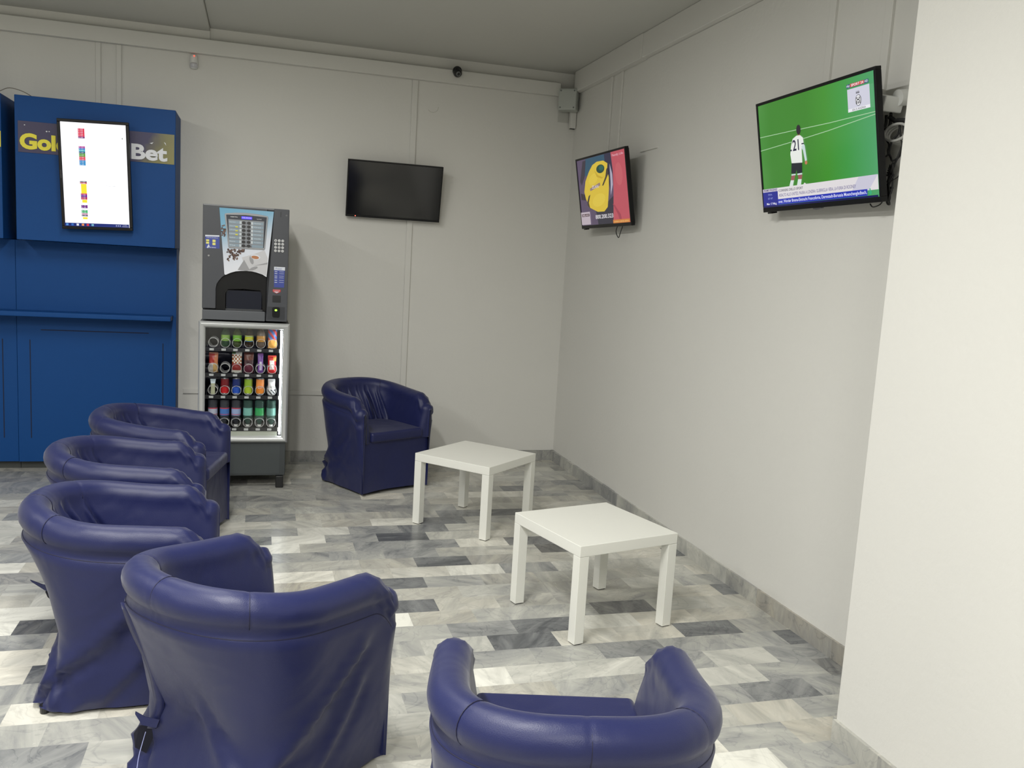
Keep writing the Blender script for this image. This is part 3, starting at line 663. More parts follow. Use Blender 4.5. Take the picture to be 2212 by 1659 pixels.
t=signbox(-5.08,-4.092,'blue upper cabinet cut off by the left edge of the photo')
for ch in t.children:                                 # this one carries the word ending in yellow at its right end
    if ch.name.startswith('white_lettering'): bpy.data.objects.remove(ch)
for ch in t.children:
    if ch.name.startswith('yellow_lettering'): ch.location.x=.668
# tall lower panels
def lower(x0,x1,label,yf):
    t=thing('wall_panel',label,'wall panel',((x0+x1)/2,yf,0),group='blue lower wall panels'); w=x1-x0
    m=MB(); m.box(-w/2,w/2,0,-yf-.005,.058,1.616); m.build('panel',blue,t,bevel=.002)
    m=MB(); z0,z1=.23,.93
    for a in(-w/2+.078,w/2-.092): m.box(a,a+.006,-.0012,.001,z0,z1)
    m.box(-w/2+.15,w/2-.185,-.0012,.001,.998,1.004); m.build('slot',groove,t)
    MB().box(-w/2,w/2,-yf-.145,-yf-.02,0,.057).build('plinth',mat('plinth grey',S(70,72,70),.7),t)
    return t
lower(-4.070,-3.034,'blue lower wall panel below the portrait screen',-.20)
lower(-5.11,-4.073,'blue lower wall panel at the left edge of the photo',-.192)
t=thing('wall_shelf','narrow blue writing shelf running across the blue wall panels','shelf',(0,0,0))
MB().box(-5.11,-3.055,-.38,-.2005,1.105,1.138).build('board',blue,t,bevel=.004)
tag(MB().tube([(-4.125,-.36,2.555),(-4.10,-.35,2.575),(-4.053,-.34,2.598),(-3.98,-.34,2.585),(-3.92,-.33,2.556)],.0025,6).build('wire',mat('grey wire',S(110,105,95),.6),smooth=True),'thin grey wire looping over the top of the blue sign cabinets','wire')
# portrait monitor
t=thing('portrait_monitor','tall portrait screen with white page and small coloured blocks on blue cabinet','monitor',(-3.520,-.475,2.068),(.03,-.033,.0),None)
W,Hh=.435,.712
m=MB(); b=.020
m.box(-W/2,W/2,0,.03,Hh/2-b,Hh/2); m.box(-W/2,W/2,0,.03,-Hh/2,-Hh/2+b); m.box(-W/2,-W/2+b,0,.03,-Hh/2+b,Hh/2-b); m.box(W/2-b,W/2,0,.03,-Hh/2+b,Hh/2-b); m.build('frame',bez,t,bevel=.003)
MB().box(-W/2+.01,W/2-.01,.0305,.044,-Hh/2+.01,Hh/2-.01).build('back_cover',back,t)
p=Pic((-W/2+b,W/2-b,-Hh/2+b,Hh/2-b)); p.c(250,250,255,k=1.25).bx(0,1,0,1)
def blocks(u0,u1,v0,v1,cols):
    n=len(cols)
    for i,c in enumerate(cols): p.c(*c).bx(u0,u1,v1-(v1-v0)*(i+1)/n,v1-(v1-v0)*i/n)
    p.c(240,235,250)
    for i in range(n): z=v1-(v1-v0)*(i+.5)/n; p.bx(u0+.01,u0+.022,z-.003,z+.003); p.bx(u0+.035,u1-.02,z-.002,z+.002)
R_=(220,40,80);V=(110,20,130)
blocks(.262,.362,.851,.946,[R_,(226,50,70),R_,(226,50,70),R_,(110,20,110)])
blocks(.265,.36,.592,.776,[(190,60,150),(50,120,200),(60,190,200),(30,80,130),(90,160,50),(90,160,50),(230,70,90),(230,80,90),(60,150,210),(50,140,200),(50,150,210)])
blocks(.262,.365,.415,.441,[(90,90,110),(200,40,50)])
p.c(250,235,60).bx(.275,.36,.322,.413); blocks(.266,.362,.262,.322,[(210,40,90),(70,20,160),(150,20,110),(200,40,60)]); p.c(250,235,60).bx(.285,.36,.232,.26)
blocks(.266,.362,.178,.209,[V,V]); blocks(.268,.36,.098,.161,[(70,180,110),(80,190,120),(220,150,190),(90,100,110)]); p.c(250,235,60).bx(.284,.356,.071,.091)
p.c(150,160,150).bx(.66,.74,.402,.404).bx(.76,.81,.403,.405).bx(.94,.955,.86,.875)
p.c(36,50,120).bx(0,1,0,.032)
for u,c in((.04,(90,150,220)),(.12,(60,110,190)),(.2,(230,230,240)),(.28,(240,150,90)),(.355,(220,60,70)),(.43,(120,180,200))): p.c(*c).bx(u-.018,u+.018,.006,.026)
p.c(200,205,230).tx('11:31',.91,.96,.018,.028).tx('17/03/2015',.89,.985,.005,.014)
for u in(.80,.83,.86): p.bx(u-.006,u+.006,.01,.022)
p.build('screen',p.mats,t)
MB().box(-.08,.08,.0445,.060,-.08,.08).build('mount_plate',arm,t)
m=MB(); text(m,'SAMSUNG',-.026,.026,-.003,.003,0,.01); o=m.build('maker_lettering',mat('badge grey',S(90,90,95),.3),t,loc=(-W/2+.01,-.0006,0)); o.rotation_euler=(0,-PI/2,0)

# ---------------------------------------------------------------- coffee machine
cg=mat('dark grey plastic',S(66,68,74),.45,bump=.05,bscale=400); cgl=mat('mid grey plastic',S(84,87,92),.42); dk=mat('dark recess',S(26,27,30),.4)
t=thing('coffee_machine','dark grey coffee vending machine standing on top of the snack machine','coffee machine',(-2.547,-.78,1.157))
def X(x): return x+2.547
def Z(z): return z-1.157
def PT(*p): return [(X(a),Z(b)) for a,b in p]
arch=[(-2.737,1.371),(-2.731,1.400),(-2.716,1.424),(-2.698,1.446),(-2.676,1.463),(-2.645,1.479),(-2.612,1.490),(-2.577,1.495),(-2.54,1.497),(-2.508,1.495),(-2.476,1.489),(-2.44,1.478),(-2.414,1.461)]
m=MB(); m.box(X(-2.824),X(-2.738),.062,.50,Z(1.162),Z(1.921)); m.box(X(-2.414),X(-2.272),.062,.50,Z(1.162),Z(1.921)); m.box(X(-2.738),X(-2.414),.062,.50,Z(1.50),Z(1.921)); m.box(X(-2.738),X(-2.414),.062,.5,Z(1.162),Z(1.225)); m.box(X(-2.738),X(-2.414),.20,.5,Z(1.225),Z(1.50))
m.build('body',cg,t)
m=MB(); m.poly(PT((-2.824,1.235),(-2.824,1.921),(-2.414,1.921),(-2.414,1.50))+PT(*arch[::-1])+PT((-2.737,1.235)),0,.06); m.build('door',cg,t,bevel=.004)
m=MB(); m.poly(PT((-2.412,1.163),(-2.272,1.163),(-2.272,1.921),(-2.372,1.921)),-.004,.06) ; m.build('control_column',cg,t,bevel=.004)
m=MB(); m.box(X(-2.822),X(-2.418),-.008,.06,Z(1.161),Z(1.226)); m.build('drip_tray',cgl,t,bevel=.004)
m=MB(); m.box(X(-2.82),X(-2.275),-.002,.01,Z(1.913),Z(1.922)); m.build('top_trim',mat('pale edge',S(120,122,126),.3),t)
# recess hood with arched window
hood=PT((-2.737,1.228))+PT(*arch)+PT((-2.414,1.228),(-2.436,1.228),(-2.440,1.335),(-2.452,1.366),(-2.56,1.373),(-2.66,1.366),(-2.676,1.34),(-2.676,1.228))
m=MB(); m.poly(hood,.018,.06); m.build('hood',mat('glossy black plastic',S(15,15,17),.3,spec=.3),t,bevel=.002)
MB().box(X(-2.735),X(-2.416),.15,.16,Z(1.226),Z(1.49)).build('niche_back',dk,t)
MB().box(X(-2.70),X(-2.43),.03,.15,Z(1.2265),Z(1.238)).build('cup_grille',mat('grille grey',S(60,62,66),.3),t)
MB().lathe([(.012,0),(.012,.05),(.02,.06)],12,Matrix.Translation((X(-2.56),.10,Z(1.34)))).build('nozzle',dk,t)
m=MB(); m.rrect(X(-2.672),X(-2.442),Z(1.238),Z(1.362),.008,.030,.033); m.build('niche_flap',mat('smoked flap',S(12,18,36),.12,spec=.35),t)
# printed artwork
am=mat('artwork print',S(190,200,210),.3,coat=.3); nt=am.node_tree; tc=nt.nodes['Texture Coordinate']; sp=nt.nodes.new('ShaderNodeSeparateXYZ'); nt.links.new(tc.outputs['Object'],sp.inputs[0])
ad=nt.nodes.new('ShaderNodeMath'); ad.operation='MULTIPLY_ADD'; ad.inputs[1].default_value=-.45; nt.links.new(sp.outputs[0],ad.inputs[0]); nt.links.new(sp.outputs[2],ad.inputs[2])
mr=nt.nodes.new('ShaderNodeMapRange'); mr.inputs['From Min'].default_value=.34; mr.inputs['From Max'].default_value=.80; nt.links.new(ad.outputs[0],mr.inputs['Value'])
rp=nt.nodes.new('ShaderNodeValToRGB'); e=rp.color_ramp.elements; e[0].color=S(226,228,236); e[1].color=S(96,158,190); k=e.new(.35); k.color=S(204,210,222); k=e.new(.7); k.color=S(120,170,198)
nt.links.new(mr.outputs[0],rp.inputs[0]); nt.links.new(rp.outputs[0],nt.nodes['Principled BSDF'].inputs['Base Color'])
amats=[am,mat('print grey light',S(196,196,200),.3),mat('print grey',S(150,150,154),.3),mat('coffee foam',S(176,118,78),.3),mat('bean brown',S(66,44,38),.35),mat('bean brown light',S(104,78,66),.35)]
m=MB(); m.poly(PT((-2.721,1.903),(-2.374,1.901),(-2.413,1.462),(-2.44,1.478),(-2.476,1.489),(-2.508,1.495),(-2.54,1.497),(-2.577,1.495),(-2.612,1.490),(-2.645,1.479),(-2.676,1.463),(-2.684,1.468)),-.0055)
m.use(1); m.poly(PT((-2.575,1.585),(-2.50,1.61),(-2.43,1.642),(-2.408,1.59),(-2.413,1.47),(-2.47,1.492),(-2.52,1.496),(-2.56,1.54)),-.0060)
m.use(2); m.poly(PT((-2.60,1.50),(-2.56,1.57),(-2.52,1.50),(-2.55,1.497)),-.0063); m.poly(PT((-2.408,1.56),(-2.49,1.535),(-2.50,1.532),(-2.41,1.548)),-.0064)
m.use(1); m.ell(X(-2.49),Z(1.588),.034,.020,-.0066); m.poly(PT((-2.523,1.585),(-2.458,1.588),(-2.475,1.545),(-2.505,1.542)),-.0067)
m.use(2); m.ell(X(-2.512),Z(1.57),.012,.028,-.0069,a=.3)
m.use(0); m.ell(X(-2.487),Z(1.592),.031,.016,-.0071,a=-.1); m.use(3); m.ell(X(-2.489),Z(1.590),.025,.011,-.0074,a=-.1)
m.use(2); m.ell(X(-2.498),Z(1.516),.028,.009,-.0076,a=.4)
rb=random.Random(4)
def bean(x,z): m.use(rb.choice((4,4,5))); m.ell(X(x),Z(z),.0062,.0044,-.0078-rb.random()*.0003,a=rb.uniform(0,3),n=9)
for k in range(70):
    u=rb.random(); w_=rb.random(); bean(-2.665+u*.105,1.636-w_*(.012+.05*max(0,1-abs(u-.45)*2.2)))
for k in range(9): bean(-2.618+rb.uniform(-.012,.012),1.60-k*.004)
for x,z in((-2.606,1.572),(-2.604,1.578),(-2.655,1.588),(-2.652,1.581),(-2.662,1.573),(-2.665,1.565),(-2.658,1.560),(-2.668,1.615),(-2.649,1.592),(-2.664,1.57)): bean(x,z)
for k in range(20): bean(-2.708+rb.random()*.028,1.772-rb.random()*.05)
for x,z in((-2.69,1.789),(-2.687,1.72),(-2.69,1.735),(-2.70,1.785)): bean(x,z)
m.build('artwork_panel',amats,t)
# selection panel
gold=[(-2.686,1.862),(-2.683,1.868)]
out=[(-2.688,1.860),(-2.684,1.868),(-2.62,1.877),(-2.553,1.880),(-2.48,1.877),(-2.414,1.868),(-2.410,1.860),(-2.427,1.650),(-2.434,1.643),(-2.655,1.643),(-2.662,1.650)]
m=MB(); m.poly(PT(*out),-.0105,-.005); m.build('selection_frame',mat('silver frame',S(150,152,156),.3),t,bevel=.002,label='silver rounded frame')
inn=[(-2.678,1.860),(-2.553,1.866),(-2.419,1.860),(-2.434,1.656),(-2.654,1.656)]
sm_=[mat('selection dark',S(46,50,60),.25),mat('selection grey',S(128,132,138),.3),mat('label blue grey',S(132,150,164),.35),mat('label pale',S(190,198,204),.35),mat('button dark',S(38,38,42),.3),mat('yellow tab',S(200,196,70),.4),mat('print white',S(215,218,222),.4)]
m=MB(); m.poly(PT(*inn),-.0112); m.use(1); m.poly(PT((-2.664,1.832),(-2.435,1.832),(-2.438,1.660),(-2.656,1.660)),-.0114)
for k in range(7):
    z1=1.823-k*.0252; z0=z1-.018
    m.use(2); m.poly(PT((-2.660+k*.0006,z0),(-2.590,z0),(-2.590,z1),(-2.660+k*.0006,z1)),-.0118); m.poly(PT((-2.512,z0),(-2.439,z0),(-2.439,z1),(-2.512,z1)),-.0118)
    m.use(3); m.poly(PT((-2.592,z0),(-2.579,z0),(-2.579,z1),(-2.592,z1)),-.0120)
    if k<6: m.poly(PT((-2.519,z0),(-2.506,z0),(-2.506,z1),(-2.519,z1)),-.0120)
    m.use(6); text(m,['Espresso','Cappuccino','Caffe lungo','Latte','Decaffeinato','Mocaccino','The'][k],X(-2.655),X(-2.618),Z(z0+.006),Z(z1-.005),-.0122)
    if k<6: text(m,['Macchiato','Orzo','Cioccolata','Ginseng','Vanilla','Acqua'][k],X(-2.500),X(-2.455),Z(z0+.006),Z(z1-.005),-.0122)
    if k in(1,2,3): m.use(5); m.poly(PT((-2.618,z0),(-2.602,z0),(-2.602,z0+.009),(-2.618,z0+.009)),-.0123)
m.use(6); text(m,'NECTA',X(-2.650),X(-2.605),Z(1.845),Z(1.852),-.0122,.01); text(m,'korinto',X(-2.482),X(-2.452),Z(1.841),Z(1.848),-.0122)
m.build('selection_panel',sm_,t)
for k in range(7):
    for x in(-2.5655,-2.533): MB().ell(X(x),Z(1.814-k*.0252),.0125,.0095,-.0145,-.0115).build('drink_button',sm_[4],t)
m=MB(); m.rrect(X(-2.581),X(-2.513),Z(1.838),Z(1.856),.002,-.0135,-.0112); d=m.build('display',mat('lit display blue',S(20,10,60),.2,emit=S(84,70,250),es=1.1),t)
m=MB(); text(m,'SCEGLI BEVANDA',X(-2.577),X(-2.517),Z(1.844),Z(1.851),-.014); m.build('display_text',mat('lit display text',S(200,200,255),.3,emit=S(180,170,255),es=1),d)
for i in range(3):
    for j in range(4):
        b=MB().ell(0,0,.0092,.0092,-.006,0).build('keypad_button',mat('chrome key',S(205,206,208),.25,metal=.3),t,bevel=.0015,loc=(X(-2.358+i*.023),-.004,Z(1.7105-j*.0228)))
        m=MB(); text(m,'123456789*0#'[j*3+i],-.0028,.0028,-.004,.004,-.0064,.01); m.build('key_digit',mat('key digit',S(60,62,70),.5),b)
# stickers
stb=[mat('sticker blue',S(58,72,150),.35),mat('sticker white',S(206,210,220),.35),mat('sticker yellow',S(222,216,120),.4)]
m=MB(); m.poly(PT((-2.808,1.719),(-2.719,1.722),(-2.717,1.634),(-2.806,1.632)),-.0009)
m.use(1); m.poly(PT((-2.808,1.719),(-2.719,1.722),(-2.719,1.712),(-2.808,1.709)),-.0012); text(m,'CARTE RICARICA',X(-2.80),X(-2.727),Z(1.700),Z(1.706),-.0012); text(m,'SELF SERVICE',X(-2.782),X(-2.74),Z(1.636),Z(1.643),-.0012,.01)
for a,b in((-2.802,1.675),(-2.762,1.675),(-2.762,1.655),(-2.802,1.662)): m.use(2); m.poly(PT((a,b),(a+.019,b),(a+.019,b+.016),(a,b+.016)),-.0012)
m.use(1); m.poly(PT((-2.79,1.633),(-2.798,1.637),(-2.786,1.660),(-2.779,1.645)),-.0015)
m.build('left_sticker',stb,t,label='blue and white sticker with yellow squares')
m=MB(); m.poly(PT((-2.365,1.535),(-2.293,1.535),(-2.297,1.396),(-2.363,1.396)),-.0049)
m.use(1); m.poly(PT((-2.365,1.535),(-2.293,1.535),(-2.293,1.512),(-2.365,1.512)),-.0052)
for k,z in enumerate((1.50,1.487,1.47,1.458,1.442,1.428)): m.poly(PT((-2.36,z),(-2.343,z),(-2.343,z+.004),(-2.36,z+.004)),-.0052); m.poly(PT((-2.33,z+.002),(-2.300,z+.002),(-2.300,z+.004),(-2.33,z+.004)),-.0052)
m.use(0); text(m,'Prezzi',X(-2.355),X(-2.315),Z(1.517),Z(1.529),-.0054)
m.build('right_sticker',stb,t,label='blue price list sticker')
m=MB(); m.poly(PT((-2.371,1.382),(-2.318,1.382),(-2.319,1.366),(-2.345,1.354),(-2.370,1.366)),-.0049); m.use(1); m.poly(PT((-2.365,1.368),(-2.325,1.368),(-2.345,1.357)),-.0052); text(m,'INSERIRE',X(-2.366),X(-2.323),Z(1.374),Z(1.379),-.0052)
m.build('arrow_sticker',[mat('sticker red',S(190,50,48),.4),stb[1]],t,label='red sticker with a white arrow')
MB().box(X(-2.371),X(-2.317),-.0065,-.0042,Z(1.294),Z(1.341)).build('coin_reader',dk,t,bevel=.001)
MB().box(X(-2.404),X(-2.288),-.0048,-.004,Z(1.174),Z(1.263)).build('coin_return_plate',mat('return plate',S(48,50,55),.4),t)
cup=MB().rrect(X(-2.371),X(-2.322),Z(1.192),Z(1.262),.012,-.012,-.005).build('coin_return',mat('glossy black plastic',S(24,24,27),.25),t,bevel=.002)
MB().ell(X(-2.347),Z(1.241),.0085,.0065,-.0135,-.0122).build('green_light',mat('green led',S(160,255,60),.4,emit=S(150,255,70),es=2.2),cup)
MB().box(X(-2.330),X(-2.326),-.0055,-.004,Z(1.868),Z(1.903)).build('card_slot',dk,t)
MB().ell(X(-2.291),Z(1.882),.006,.006,-.007,-.004).build('lock',mat('lock chrome',S(96,97,100),.3),t)
MB().ell(X(-2.785),Z(1.585),.006,.006,-.003,0).build('lock',mat('lock chrome2',S(150,150,150),.3,metal=.5),t)
# ---------------------------------------------------------------- snack machine
t=thing('snack_machine','silver-framed glass snack and drink vending machine on the floor','vending machine',(-2.547,-.80,0))
XX=lambda x:x+2.547
sil=mat('brushed aluminium',S(196,198,198),.32,metal=.35); inner=mat('machine inside',S(26,30,36),.5)
x0,x1=-2.842,-2.252
m=MB(); m.box(XX(x0)+.006,XX(x0)+.03,.04,.72,.33,1.148); m.box(XX(x1)-.03,XX(x1)-.006,.04,.72,.33,1.148); m.box(XX(x0)+.03,XX(x1)-.03,.04,.72,1.125,1.148); m.box(XX(x0)+.03,XX(x1)-.03,.60,.72,.33,1.125); m.box(XX(x0)+.03,XX(x1)-.03,.04,.6,.33,.36)
m.build('cabinet',cg,t)
m=MB(); m.box(XX(x0)+.0305,XX(x1)-.0305,.58,.598,.361,1.124); m.box(XX(x0)+.0305,XX(x0)+.036,.04,.58,.361,1.124); m.box(XX(x1)-.036,XX(x1)-.0305,.04,.58,.361,1.124); m.build('inner_lining',inner,t)
m=MB(); m.box(XX(x0)+.012,XX(x1)-.012,.01,.70,.085,.325); m.build('base',mat('base grey',S(62,66,68),.5),t,bevel=.004)
m=MB(); m.box(XX(x0)+.03,XX(x1)-.05,.0085,.0098,.10,.31); m.build('base_panel',mat('base panel grey',S(68,73,75),.5),t)
for sx in(x0+.05,x1-.048):
    for sy in(.02,.62): MB().box(XX(sx)-.026,XX(sx)+.026,sy-.03,sy+.03,0,.084).build('foot',blk,t,bevel=.006)
# rounded door frame, mitred
m=MB(); A=[(XX(x0),.322),(XX(x1),.322),(XX(x1),1.150),(XX(x0),1.150)]
prof=[(0,.035),(0,.0),(.006,-.012),(.016,-.018),(.026,-.016),(.036,-.006),(.042,.002),(.042,.035)]
n=len(prof); vs=[]
for (cx,cz),(dx,dz) in zip(A,((1,1),(-1,1),(-1,-1),(1,-1))):
    for d,y in prof: vs.append((cx+dx*d,y,cz+dz*d))
fs=[]
for c in range(4):
    for k in range(n-1): a=c*n+k; b=((c+1)%4)*n+k; fs.append((a,b,b+1,a+1))
m.add(vs,fs); m.build('door_frame',sil,t,smooth='auto')
gl=bpy.data.materials.new('door glass'); gl.use_nodes=True; nt=gl.node_tree; N=nt.nodes; N.remove(N['Principled BSDF'])
tr=N.new('ShaderNodeBsdfTransparent'); go=N.new('ShaderNodeBsdfGlossy'); go.inputs['Roughness'].default_value=.02; lw=N.new('ShaderNodeLayerWeight'); lw.inputs['Blend'].default_value=.5; pw=N.new('ShaderNodeMath'); pw.operation='POWER'; pw.inputs[1].default_value=4.0; fr=N.new('ShaderNodeMath'); fr.operation='MULTIPLY_ADD'; fr.inputs[1].default_value=.6; fr.inputs[2].default_value=.035; nt.links.new(lw.outputs['Facing'],pw.inputs[0]); nt.links.new(pw.outputs[0],fr.inputs[0])
ms=N.new('ShaderNodeMixShader'); nt.links.new(fr.outputs[0],ms.inputs[0]); nt.links.new(tr.outputs[0],ms.inputs[1]); nt.links.new(go.outputs[0],ms.inputs[2]); nt.links.new(ms.outputs[0],N['Material Output'].inputs['Surface'])
MB().box(XX(x0)+.0415,XX(x1)-.0415,.006,.010,.3635,1.1085).build('door_glass',gl,t)
colx=[-2.750,-2.673,-2.597,-2.519,-2.441,-2.364]; rails=[.952,.778,.626,.402]
shelfm=mat('shelf black',S(30,31,34),.4); coilm=mat('coil steel',S(190,192,192),.3); tagm=[mat('price tag',S(206,210,210),.5),mat('price ink',S(40,44,60),.5)]
for r_,z in enumerate(rails):
    sh=MB(); sh.box(XX(-2.803),XX(-2.322),.035,.50,z-.004,z+.001); sh.box(XX(-2.803),XX(-2.322),.028,.036,z-.006,z+.020)
    s_=sh.build('shelf',shelfm,t)
    for k,x in enumerate(colx):
        q=MB(); xx=x-.004
        q.box(XX(xx-.020),XX(xx+.008),.0265,.0279,z+.000,z+.014); q.use(1); text(q,'%d%d'%(r_+1,k+1),XX(xx-.017),XX(xx-.009),z+.004,z+.011,.0262); text(q,['1,00','0,80','1,20','0,50'][r_],XX(xx-.007),XX(xx+.005),z+.004,z+.011,.0262)
        q.build('price_tag',tagm,s_)
        c=MB(); cz=z+.022+.031; cy=.034
        c.tube([(XX(x)+.031*math.cos(a*PI/8),cy+.05*max(a-12,0)/16,cz+.031*math.sin(a*PI/8)) for a in range(-4,60)],.0015,6,smooth=1)
        c.build('spiral_coil',coilm,t,smooth=True)
    for k in range(7):
        d=MB(); xx=-2.790+k*.0775; d.box(XX(xx)-.0015,XX(xx)+.0015,.05,.48,z+.001,z+.05); d.build('divider',shelfm,s_)
MB().box(XX(-2.803),XX(-2.322),.03,.045,.364,.396).build('delivery_flap',mat('flap pale',S(176,182,170),.4),t)
tb=MB(); tb.tube([(XX(-2.306),.03,.375),(XX(-2.306),.03,1.10)],.0065,12,smooth=1); tb.build('light_tube',mat('tube light',(1,1,1,1),.5,emit=(.95,1,1,1),es=14),t,smooth=True,label='glowing white light tube')
tb=MB()
for z in rails: tb.box(XX(-2.320),XX(-2.312),.028,.036,z-.006,z+.02)
tb.build('tube_clip',mat('white plastic',S(216,217,214),.4),t)
# ---------------------------------------------------------------- goods in the machine
def cm(r,g,b,rough=.35): return mat('pack %d-%d-%d'%(r,g,b),S(r,g,b),rough)
def pet(r,g,b):
    nm='bottle %d-%d-%d'%(r,g,b)
    if nm in _m: return _m[nm]
    m=mat(nm,S(r,g,b),.08); p=m.node_tree.nodes['Principled BSDF']; p.inputs['Transmission Weight'].default_value=.75; p.inputs['IOR'].default_value=1.25; return m
def bottle(i,j,body,label,cap,desc,inv=False,h=.145,r=.029,stripe=None,group='bottles in the snack machine'):
    x=colx[j]; z=rails[i]+.021
    t=thing('drink_bottle',desc,'bottle',(x,-.725,z),(0,0,0),group)
    prof=[(.35*r,0),(.92*r,.002),(r,.01),(r,h*.18),(.94*r,h*.22),(r,h*.26),(r,h*.62),(.9*r,h*.70),(.55*r,h*.84),(.42*r,h*.88),(.42*r,h*.93)]
    capp=[(.46*r,h*.925),(.46*r,h*.995),(.40*r,h)]
    lb=[(r*1.015,h*.30),(r*1.015,h*.58)]
    T=Matrix.Identity(4)
    if inv: T=Matrix.Translation((0,0,h))@Matrix.Scale(-1,4,(0,0,1)); T=Matrix.Translation((0,0,h))@Matrix.Rotation(PI,4,'X')
    MB().lathe(prof,22,T).build('bottle_body',body,t,smooth=True)
    MB().lathe(capp,16,T).build('cap',cap,t,smooth='auto')
    l=MB().lathe(lb,22,T,cap=False).build('paper_label',label,t,smooth=True)
    if stripe: MB().lathe([(r*1.025,h*.30),(r*1.025,h*.335)],22,T,cap=False).build('label_stripe',stripe,l,smooth=True); MB().lathe([(r*1.025,h*.53),(r*1.025,h*.55)],22,T,cap=False).build('label_stripe',stripe,l,smooth=True)
    return t
def can(j,c1,c2,desc,top=None,txt=None):
    x=colx[j]; z=rails[2]+.021; h=.118; r=.0275
    t=thing('drink_can',desc,'can',(x,-.725,z),(0,0,0),'cans in the snack machine')
    MB().lathe([(r,.010),(r,h*.45)],24,cap=False).build('can_wall_lower',c1,t,smooth=True)
    MB().lathe([(r,h*.45),(r,h-.010)],24,cap=False).build('can_wall_upper',c2,t,smooth=True)
    MB().lathe([(r*.75,0),(r*.8,.002),(r,.010)],24).build('can_bottom',mat('can metal',S(170,172,176),.3,metal=.7),t,smooth=True)
    MB().lathe([(r,h-.010),(r*.85,h-.002),(r*.84,h),(r*.8,h-.003),(.001,h-.003)],24,cap=False).build('can_lid',mat('can metal',S(170,172,176),.3,metal=.7),t,smooth=True)
    if txt:
        m=MB(); text(m,txt,-.014,.014,.045,.062,-.0290); m.build('lettering',mat('pack 240-240-240',S(240,240,240),.4),t)
    return t
def bag(i,j,mats,pat,desc,w=.062,h=.13,d=.028,group='snack packets in the snack machine',name='snack_packet',cat='snack packet',seed=0):
    x=colx[j]; z=rails[i]+.021; rb=random.Random(seed); P1,P2=rb.uniform(0,6),rb.uniform(0,6)
    t=thing(name,desc,cat,(x,-.735,z),(-.10,0,rb.uniform(-.1,.1)),group)
    nu,nv=16,28; m=MB(); vs=[];fs=[];mi=[]
    for side in(-1,1):
        for b in range(nv+1):
            for a in range(nu+1):
                u=a/nu;v=b/nv
                th=d*.5*(math.sin(PI*u)**.55)*(max(0,math.sin(PI*min(1,max(0,(v-.06)/.88))))**.45)
                th*=1+.12*math.sin(u*9+v*14+P1)+.08*math.sin(v*23+P2)
                xx=(u-.5)*w*(1-.08*math.sin(PI*v))
                zz=v*h+(.002*math.sin(u*40) if b in(0,nv) else 0)
                vs.append((xx,side*th,zz))
    st=(nu+1)*(nv+1)
    for side in range(2):
        for b in range(nv):
            for a in range(nu):
                q=(side*st+b*(nu+1)+a,side*st+b*(nu+1)+a+1,side*st+(b+1)*(nu+1)+a+1,side*st+(b+1)*(nu+1)+a)
                fs.append(q if side==0 else q[::-1]); mi.append(pat((a+.5)/nu,(b+.5)/nv))
    m.add(vs,fs); m.mi=mi; m.build('packet_body',mats,t,smooth=True)
    m=MB(); m.box(-w*.47,w*.47,-.0014,.0014,h-.004,h+.006); m.build('top_seal',mats[-1],t)
    return t
WH=cm(226,228,230); 
# top row
bottle(0,1,pet(90,130,90),cm(130,170,70),cm(80,150,60),'green bottle on top shelf, second column of the snack machine')
bottle(0,2,pet(110,130,60),cm(120,180,60),cm(110,190,60),'green bottle with bright green label, third on the top shelf')
bottle(0,3,pet(90,70,40),cm(196,200,50),cm(200,200,50),'bottle with a yellow label and yellow cap on top shelf',stripe=cm(70,140,190))
bottle(0,4,cm(92,80,70,.3),cm(190,140,60),cm(110,96,84),'brown tea bottle on the top shelf, fifth column')
bag(0,5,[cm(60,110,180),cm(190,50,50),cm(240,180,90),cm(60,120,190)],lambda u,v:(2 if v<.42 else (1 if (u*3+v*5)%2<1 else 0)),'blue, red and orange packet at the right end of top shelf',h=.135,seed=1)
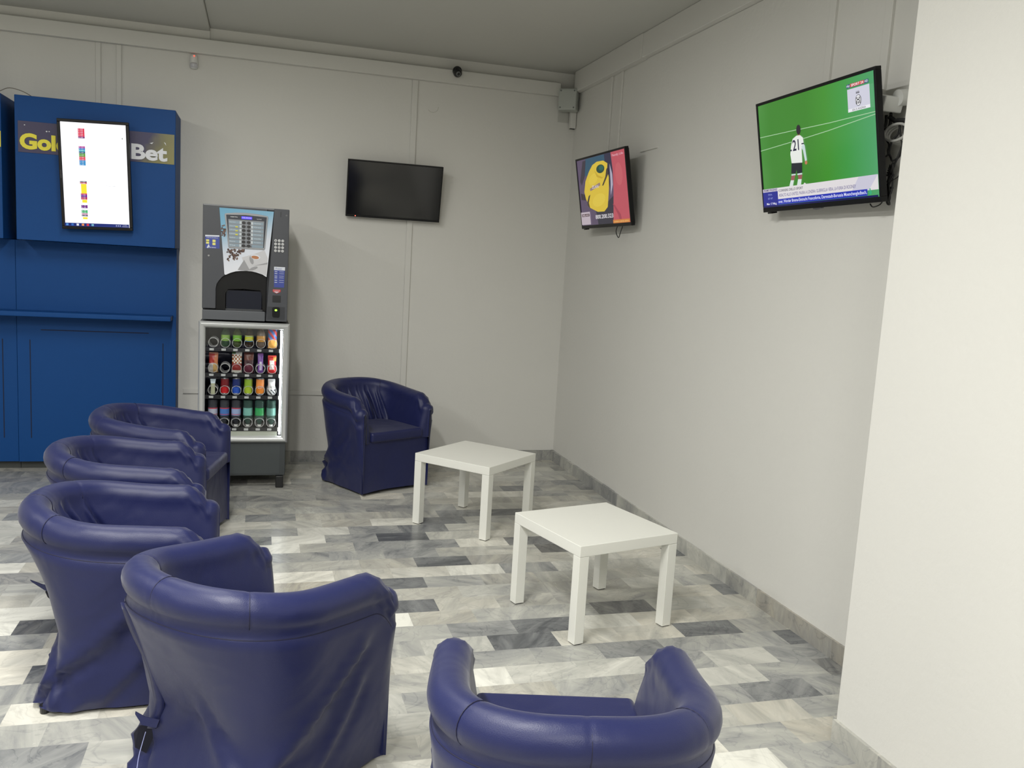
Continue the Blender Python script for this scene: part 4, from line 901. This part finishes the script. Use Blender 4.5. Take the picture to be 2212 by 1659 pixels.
# second row
bag(1,0,[cm(196,160,100),cm(176,60,52),cm(190,186,180),cm(196,120,80)],lambda u,v:(0 if v<.45 and u>.5 else 2 if v<.45 else 1 if u<.6 else 3),'tan and red snack packet at the left end of second shelf',seed=2)
bag(1,2,[cm(218,218,208),cm(156,92,52),cm(140,44,40),cm(90,130,70),cm(226,228,226)],lambda u,v:(3 if v>.86 and u<.35 else 4 if v>.82 else 2 if .12<v<.42 else (1 if (int(u*6)+int(v*12))%2 else 0)) if v>.1 else 0,'white packet with brown checked print in second shelf',w=.068,h=.15,seed=3)
bag(1,3,[cm(78,54,58),cm(110,66,56),cm(96,36,56),cm(110,80,76)],lambda u,v:(2 if v<.4 else 1 if v>.6 else 0),'dark brown snack packet on second shelf, fourth column',w=.066,h=.145,seed=4)
bag(1,4,[cm(120,80,160),cm(196,190,214),cm(120,60,150)],lambda u,v:(1 if .3<u<.75 and .15<v<.6 else 0),'narrow purple chocolate bar on the second shelf',w=.038,h=.13,d=.016,name='chocolate_bar',cat='chocolate bar',seed=5)
bag(1,5,[cm(200,44,44),cm(232,226,222),cm(214,150,70),cm(206,60,50)],lambda u,v:(1 if .22<v<.75 and .2<u<.75 else 2 if v>.7 and u>.6 else 0),'red and white packet at the right end of second shelf',w=.058,h=.118,seed=6)
# third row
t=thing('drink_carton','small pale carton at the left end of the third shelf','carton',(colx[0],-.735,rails[2]+.021)); 
m=MB().box(-.014,.014,-.013,.013,0,.075); m.build('carton_body',cm(186,190,160),t,bevel=.003); m=MB(); m.add([(-.014,-.013,.076),(.014,-.013,.076),(.014,.013,.076),(-.014,.013,.076),(-.018,0,.105),(.018,0,.105)],[(0,1,5,4),(2,3,4,5),(1,2,5),(3,0,4)]); m.build('folded_top',cm(196,214,222),t)
can(1,cm(196,30,34),cm(120,26,32),'red drink can on the third shelf of the snack machine')
can(2,cm(36,84,190),cm(24,44,110),'blue drink can on the third shelf of the snack machine')
can(3,cm(170,196,50),cm(140,176,50),'lime green drink can on the third shelf')
can(4,cm(236,140,40),cm(240,150,80),'orange drink can on the third shelf',txt='IZZY')
bag(2,5,[WH,cm(60,64,70),cm(226,228,232)],lambda u,v:(1 if v<.35 and (u+v*2)%.5<.18 else 0),'white packet at the right end of the third shelf',w=.05,h=.105,d=.034,seed=7)
# bottom row, bottles stand cap down
clear=pet(120,124,134); gb=pet(110,150,140); wc=cm(226,228,226)
names=['leftmost water bottle on the bottom shelf, pale label with red edge','second water bottle on bottom shelf, blue and red label','third water bottle on bottom shelf, white and blue label with red edge','fourth bottle on bottom shelf, pale green label','fifth bottle on bottom shelf, bright green label','rightmost bottle on bottom shelf, dull green label']
for j in range(6):
    lb=[cm(180,186,206),cm(70,120,190),cm(150,170,210),cm(120,180,170),cm(50,160,90),cm(100,150,140)][j]
    bottle(3,j,clear if j<3 else gb,lb,wc,names[j],inv=True,h=.188,r=.031,stripe=cm(200,60,80) if j<3 else None)
